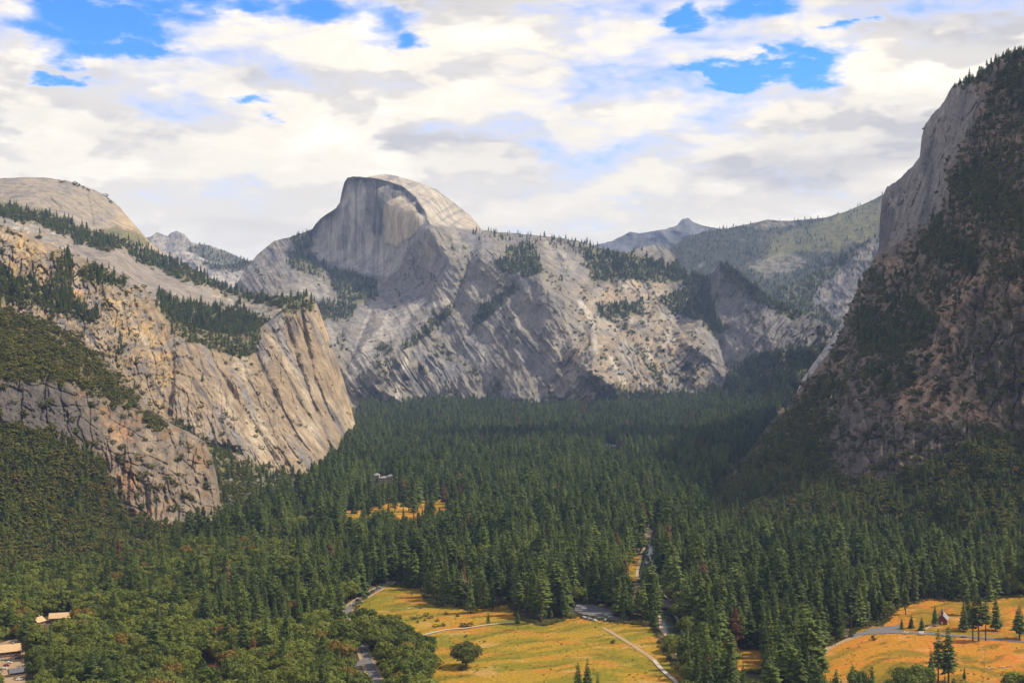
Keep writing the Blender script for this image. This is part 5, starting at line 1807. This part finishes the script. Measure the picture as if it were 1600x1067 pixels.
def house(u, v, L, W, hw, hr, rz, wall, roof, label, name='lodge', steeple=False, wins=4, chimney=True):
    """gabled building: length along its x"""
    p = floor_pt(u, v)
    e = link(name, None, None, p, label=label, category='building' if not steeple else 'chapel')
    e.rotation_euler = (0, 0, rz)
    b = MB()
    n = [(-W / 2, 0), (W / 2, 0), (W / 2, hw), (0, hw + hr), (-W / 2, hw)]
    v_ = [(-L / 2, y, z) for y, z in n] + [(L / 2, y, z) for y, z in n]
    b.add(v_, [(4, 3, 2, 1, 0), (5, 6, 7, 8, 9), (0, 1, 6, 5), (1, 2, 7, 6), (4, 9, 8, 3)[::-1], (0, 5, 9, 4)[::-1], (2, 3, 8, 7)])
    b.build('wall', M[wall], e)
    ov = .7
    rf = None
    for sgn in (-1, 1):
        r = MB()
        y0, z0 = sgn * (W / 2 + ov), hw - hr * ov / (W / 2) + .12
        y1, z1 = 0, hw + hr + .12
        a_ = [(-L / 2 - ov, y0, z0), (L / 2 + ov, y0, z0), (L / 2 + ov, y1, z1), (-L / 2 - ov, y1, z1)]
        r.add(a_ + [(x, y, z + .22) for x, y, z in a_], [(0, 1, 2, 3), (4, 7, 6, 5), (0, 4, 5, 1), (1, 5, 6, 2), (2, 6, 7, 3), (3, 7, 4, 0)])
        rf = r.build('roof', M[roof], e)
    if chimney:
        MB().box(L * .2 - .5, L * .2 + .5, -.5, .5, hw + hr - .6, hw + hr + 1.5).build('chimney', M['concrete'], rf)
    for sgn in (-1, 1):
        for k in range(wins):
            x = -L / 2 + L * (k + .5) / wins
            ww = MB().box(x - .6, x + .6, sgn * (W / 2 + .03) - .04, sgn * (W / 2 + .03) + .04, hw * .4, hw * .8).build('window', M['glass_dark'], e)
            MB().box(x - .75, x + .75, sgn * (W / 2 + .06) - .07, sgn * (W / 2 + .06) + .07, hw * .34, hw * .395).build('sill', M['trim'], ww)
    d = MB().box(-L / 2 - .08, -L / 2 - .01, -.8, .8, .05, 2.3).build('door', M['trim'], e)
    MB().box(-L / 2 - .14, -L / 2 - .085, .5, .62, 1.0, 1.15).build('handle', M['glass_dark'], d)
    if steeple:
        s_ = MB().box(-L / 2 + .3, -L / 2 + 2.3, -1.0, 1.0, hw + hr * .5, hw + hr + 2.2).build('steeple', M[wall], e)
        MB().add([(-L / 2 + .05, -1.25, hw + hr + 2.2), (-L / 2 + 2.55, -1.25, hw + hr + 2.2), (-L / 2 + 2.55, 1.25, hw + hr + 2.2), (-L / 2 + .05, 1.25, hw + hr + 2.2), (-L / 2 + 1.3, 0, hw + hr + 6.0)],
                 [(0, 1, 4), (1, 2, 4), (2, 3, 4), (3, 0, 4), (3, 2, 1, 0)]).build('spire', M[roof], s_)
    return e


house(1473, 973, 13, 8, 4.2, 4.2, 1.15, 'wall_red', 'roof_grey', 'small red chapel with a steep grey roof and pointed steeple', 'chapel', True, 4, False)
house(14, 1024, 15, 11, 4.5, 4.0, .55, 'wall_brown', 'roof_tan', 'lodge with a wide tan gable roof at the lower left edge')
house(27, 1055, 11, 6, 3.2, 2.2, .62, 'wall_brown', 'roof_dark', 'low hut with a dark roof below the tan lodge')
house(101, 970, 24, 10, 4.0, 3.2, .28, 'wall_brown', 'roof_tan', 'long lodge with a tan roof showing over the trees')
house(59, 977, 9, 8, 4.0, 3.0, 1.2, 'wall_brown', 'roof_tan', 'end wing with a tan gable left of the long roof')
house(83, 1014, 6, 5, 3, 1.8, .3, 'wall_brown', 'roof_grey', 'small shed with a pale grey roof in the clearing')
house(334, 1050, 6, 5, 3, 2.4, .1, 'wall_brown', 'roof_red', 'little hut with a rusty red roof among the oaks')


def block_hotel():
    p = floor_pt(602, 757)
    e = link('hotel', None, None, p, label='large pale hotel half hidden by conifers under the arched wall', category='building')
    for x0, x1, h in ((-20, -10, 17), (-10, 4, 12), (4, 13, 15), (13, 21, 11)):
        b = MB(); b.box(x0 + .01, x1 - .01, -7, 7, 0, h)
        w = b.build('wing', M['wall_cream'], e)
        r = MB(); r.add([(x0 - .8, -8, h), (x1 + .8, -8, h), (x1 + .8, 8, h), (x0 - .8, 8, h), ((x0 + x1) / 2, -4, h + 3), ((x0 + x1) / 2, 4, h + 3)],
                        [(0, 1, 4), (1, 2, 5, 4), (2, 3, 5), (3, 0, 4, 5), (3, 2, 1, 0)])
        r.build('roof', M['roof_grey'], e)
        for lv in range(int(h / 4)):
            for k in range(int((x1 - x0) / 3)):
                x = x0 + 1.5 + k * 3
                MB().box(x - .7, x + .7, -7.12, -7.02, 1.5 + lv * 4, 3.4 + lv * 4).build('window', M['glass_dark'], e)


block_hotel()
for u, lb in ((948, 'left of two pale roofs deep in the far forest'), (962, 'right of two pale roofs deep in the far forest')):
    house(u, 703, 18, 12, 9, 3.5, .1, 'wall_cream', 'roof_grey', lb, 'cabin')


def bridge():
    p0 = Vector(floor_pt(1020, 950)); p1 = Vector(floor_pt(1058, 951))
    c = (p0 + p1) / 2; L = (p1 - p0).length + 10
    e = link('bridge', None, None, c, label='low stone bridge carrying the road over the river', category='bridge')
    e.rotation_euler = (0, 0, math.atan2(p1.y - p0.y, p1.x - p0.x))
    MB().box(-L / 2, L / 2, -4.5, 4.5, 2.2, 3.0).build('deck', M['asphalt'], e)
    for y in (-4.6, 4.6):
        MB().box(-L / 2, L / 2, y - .25, y + .25, 3.01, 3.95).build('parapet', M['concrete'], e)
        prof = [(-L / 2, 0)] + [(x * L * .36, 1.9 * math.sqrt(max(0, 1 - x * x))) for x in np.linspace(-1, 1, 9)] + [(L / 2, 0), (L / 2, 2.98), (-L / 2, 2.98)]
        b = MB(); n = len(prof)
        b.add([(x, y - .3 * np.sign(y) - .2, z) for x, z in prof] + [(x, y - .3 * np.sign(y) + .2, z) for x, z in prof],
              [tuple(range(n)), tuple(range(2 * n - 1, n - 1, -1))] + [(i, i + n, (i + 1) % n + n, (i + 1) % n) for i in range(n)])
        b.build('arch_wall', M['concrete'], e)
    for x in (-L / 2 + .8, L / 2 - .8):
        MB().box(x - .8, x + .8, -4.2, 4.2, -.6, 2.19).build('abutment', M['concrete'], e)


bridge()

# ================================================================== vehicles
PAINT = {'white': (.75, .75, .74), 'silver': (.45, .46, .48), 'black': (.02, .02, .022), 'red': (.35, .03, .025), 'blue': (.04, .09, .22), 'grey': (.16, .165, .17), 'yellow': (.62, .48, .06)}
for k, c in PAINT.items():
    M['car_' + k] = plain('car_' + k, c, .3, .6, .03)
M['tyre'] = plain('tyre', (.02, .02, .02), .9)
VEH = {}


def car_mesh(kind_):
    if kind_ == 'van':
        L, W, h0, h1 = 5.6, 2.0, .35, 2.3
        prof = [(-2.8, .4), (2.7, .4), (2.8, 1.1), (2.3, 1.35), (1.7, 2.25), (-2.7, 2.3), (-2.8, 2.1)]
        glass = [(1.68, 2.1), (2.2, 1.4), (1.2, 1.4), (1.2, 2.1)]
    else:
        L, W = 4.5, 1.8
        prof = [(-2.25, .4), (2.25, .4), (2.25, .85), (1.2, 1.0), (.55, 1.48), (-1.2, 1.5), (-1.9, 1.02), (-2.25, .95)]
        glass = [(1.05, 1.02), (.5, 1.42), (-1.15, 1.43), (-1.75, 1.04)]
    body = MB().prism(prof, -W / 2, W / 2)
    win = MB()
    for y in (-W / 2 - .015, W / 2 + .015):
        win.prism(glass, y - .01, y + .01)
    x0 = glass[1] if kind_ != 'van' else glass[0]
    fr = MB()
    if kind_ == 'van':
        fr.add([(2.36, -.85, 1.38), (2.36, .85, 1.38), (1.78, .8, 2.2), (1.78, -.8, 2.2)], [(0, 1, 2, 3)])
    else:
        fr.add([(1.2, -.8, 1.04), (1.2, .8, 1.04), (.6, .72, 1.47), (.6, -.72, 1.47)], [(0, 1, 2, 3)])
        fr.add([(-1.9, .8, 1.07), (-1.9, -.8, 1.07), (-1.25, -.72, 1.5), (-1.25, .72, 1.5)], [(0, 1, 2, 3)])
    wh = MB().tube((0, -.12, 0), (0, .12, 0), .34, .34, 12)
    wx = L * .31
    return dict(body=body, side=win.mesh('side_window', M['glass_dark']), front=fr.mesh('windscreen', M['glass_dark']), wheel=wh.mesh('wheel', M['tyre']), wx=wx, W=W)


VEH = {'car': car_mesh('car'), 'van': car_mesh('van')}
BODY = {}


def vehicle(kd, paint, u, v, rz, label, dz=.55, group=None):
    d = VEH[kd]
    if (kd, paint) not in BODY:
        BODY[kd, paint] = d['body'].mesh('body', M['car_' + paint])
    e = link('parked_car' if kd == 'car' else 'parked_van', None, None, floor_pt(u, v, dz), label=label, category=kd, group=group)
    e.rotation_euler = (0, 0, rz)
    link('body', BODY[kd, paint], e); link('side_window', d['side'], e); link('windscreen', d['front'], e)
    for sx in (-1, 1):
        for sy in (-1, 1):
            link('wheel', d['wheel'], e, (sx * d['wx'], sy * (d['W'] / 2 - .1), .34))


row = ['black', 'silver', 'white', 'grey', 'white', 'silver', 'black', 'white']
words = ['first', 'second', 'third', 'fourth', 'fifth', 'sixth', 'seventh', 'eighth']
for k, c in enumerate(row):
    vehicle('car', c, 908.5 + k * 2.9, 964.2 + k * .75, 2.0 + .04 * k, f'{c} car, {words[k]} from the left in the front row of the car park', .52, 'cars parked in the front row of the car park')
vehicle('van', 'white', 913, 951.5, -.12, 'white van parked on the far side of the car park', .52)
vehicle('van', 'white', 905, 948.5, -.12, 'white van at the left end of the car park partly behind trunks', .52)
for c, u, v, r_, lb in (('white', 948, 961, .3, 'white car between the trunks right of the front row'), ('silver', 955, 964, .4, 'silver car under the pines in the middle of the car park'), ('black', 962, 962, .3, 'black car under the pines at the right of the car park'), ('white', 946, 969, 1.2, 'white car nearest the meadow trail')):
    vehicle('car', c, u, v, r_, lb, .52)
vehicle('car', 'white', 550, 945, .95, 'white car driving on the road at the meadow corner')
vehicle('car', 'black', 559, 938, .9, 'dark car ahead of the white one on the road')
vehicle('car', 'grey', 592, 919.5, .5, 'grey car where the road enters the trees')
vehicle('car', 'black', 1030, 946, .0, 'black car crossing the stone bridge', 3.05)
vehicle('car', 'silver', 571, 1013, 1.9, 'silver car on the road between the oaks')
vehicle('car', 'white', 1415, 989.5, .05, 'white car parked left of the chapel footpath', .6)
vehicle('van', 'white', 1441, 990.8, .02, 'white van parked where the chapel footpath meets the road', .6)
vehicle('car', 'silver', 1506, 994.6, -.1, 'silver car on the chapel road right of the tall pair', .6)
vehicle('car', 'white', 333, 1063, .3, 'white car parked below the red roofed hut')
for c, u, v, r_, lb in (('silver', 6, 1031, .3, 'silver car highest in the lodge yard'), ('red', 10, 1040, .2, 'red car in the middle of the lodge yard'), ('white', 14, 1036, .25, 'white car by the tree in the lodge yard'), ('white', 6, 1045, .3, 'white car lowest at the left of the lodge yard'), ('black', 28, 1029, .3, 'left black car before the tan lodge'), ('grey', 33, 1027, .3, 'grey car right before the tan lodge'),
                       ('white', 30, 1062, .6, 'white car below the dark roofed hut'), ('silver', 81, 1020, .2, 'silver car beside the small grey shed'), ('white', 84, 1025, .1, 'white car in the middle of the forest clearing'), ('yellow', 85, 1029, .15, 'yellow car in the forest clearing'), ('white', 81, 1034, .8, 'white car at the lower end of the forest clearing')):
    vehicle('car', c, u, v, r_, lb, .4)


# ================================================================== air and clouds
def haze():
    m = bpy.data.materials.new('haze_air')
    m.use_nodes = True
    g = NT(m.node_tree)
    pv = g.n('ShaderNodeVolumePrincipled')
    pv.inputs['Color'].default_value = (0.40, 0.58, 1.0, 1)
    pv.inputs['Density'].default_value = HAZE
    pv.inputs['Anisotropy'].default_value = 0.0
    out = g.n('ShaderNodeOutputMaterial')
    g.t.links.new(pv.outputs[0], out.inputs['Volume'])
    b = MB().box(-16000, 16000, -1800, 31000, -12, 1700)
    b.build('haze', m, kind='stuff', label='thin blue haze filling the valley air', category='haze')


HAZE = 3.3e-5
haze()


def cloud_bank(name, foot, seed, label, alt=2350.0):
    """a flat based cumulus bank; foot is the outline of the shade it throws on the valley floor"""
    k = alt / sd[2]
    a = np.array(foot, float)
    cx, cy = a.mean(0)
    n = 110
    xs = np.linspace(a[:, 0].min() - 260, a[:, 0].max() + 260, n); ys = np.linspace(a[:, 1].min() - 260, a[:, 1].max() + 260, n)
    Xg, Yg = np.meshgrid(xs, ys)
    s = poly_sd(Xg, Yg, foot) + 170 * fbm(Xg / 420, Yg / 420, 5, seed, .6)
    hgt = np.clip(s, 0, None) ** .62 * 9.0 * (1 + .45 * fbm(Xg / 160, Yg / 160, 4, seed + 3))
    low = -np.clip(s, 0, None) ** .5 * 2.2
    i = np.arange(n * n).reshape(n, n)
    q = np.stack([i[:-1, :-1], i[:-1, 1:], i[1:, 1:], i[1:, :-1]], -1).reshape(-1, 4)
    keep = (s.ravel()[q] > 0).any(1)
    q = q[keep]
    top = np.stack([Xg + sd[0] * k, Yg + sd[1] * k, alt + np.maximum(hgt, 0) + .5], -1).reshape(-1, 3)
    bot = np.stack([Xg + sd[0] * k, Yg + sd[1] * k, alt + low], -1).reshape(-1, 3)
    V = np.concatenate([top, bot]); Fq = np.concatenate([q, q[:, ::-1] + n * n])
    used = np.unique(Fq); remap = np.zeros(len(V), np.int32); remap[used] = np.arange(len(used))
    link(name, mesh_np(name, V[used], remap[Fq], [M['cloud']], True), kind='stuff', label=label, category='cloud')


M['cloud'] = plain('cloud_vapour', (0.9, 0.9, 0.9), 1.0, 0.0, 0.02)
cloud_bank('clouds', [(-250, 3050), (250, 2950), (700, 3000), (750, 3250), (300, 3330), (-100, 3300)], 502, 'unseen cloud bank off to the right, shading the middle of the valley forest')  # bank outside the frame, placed for the band of shade it throws
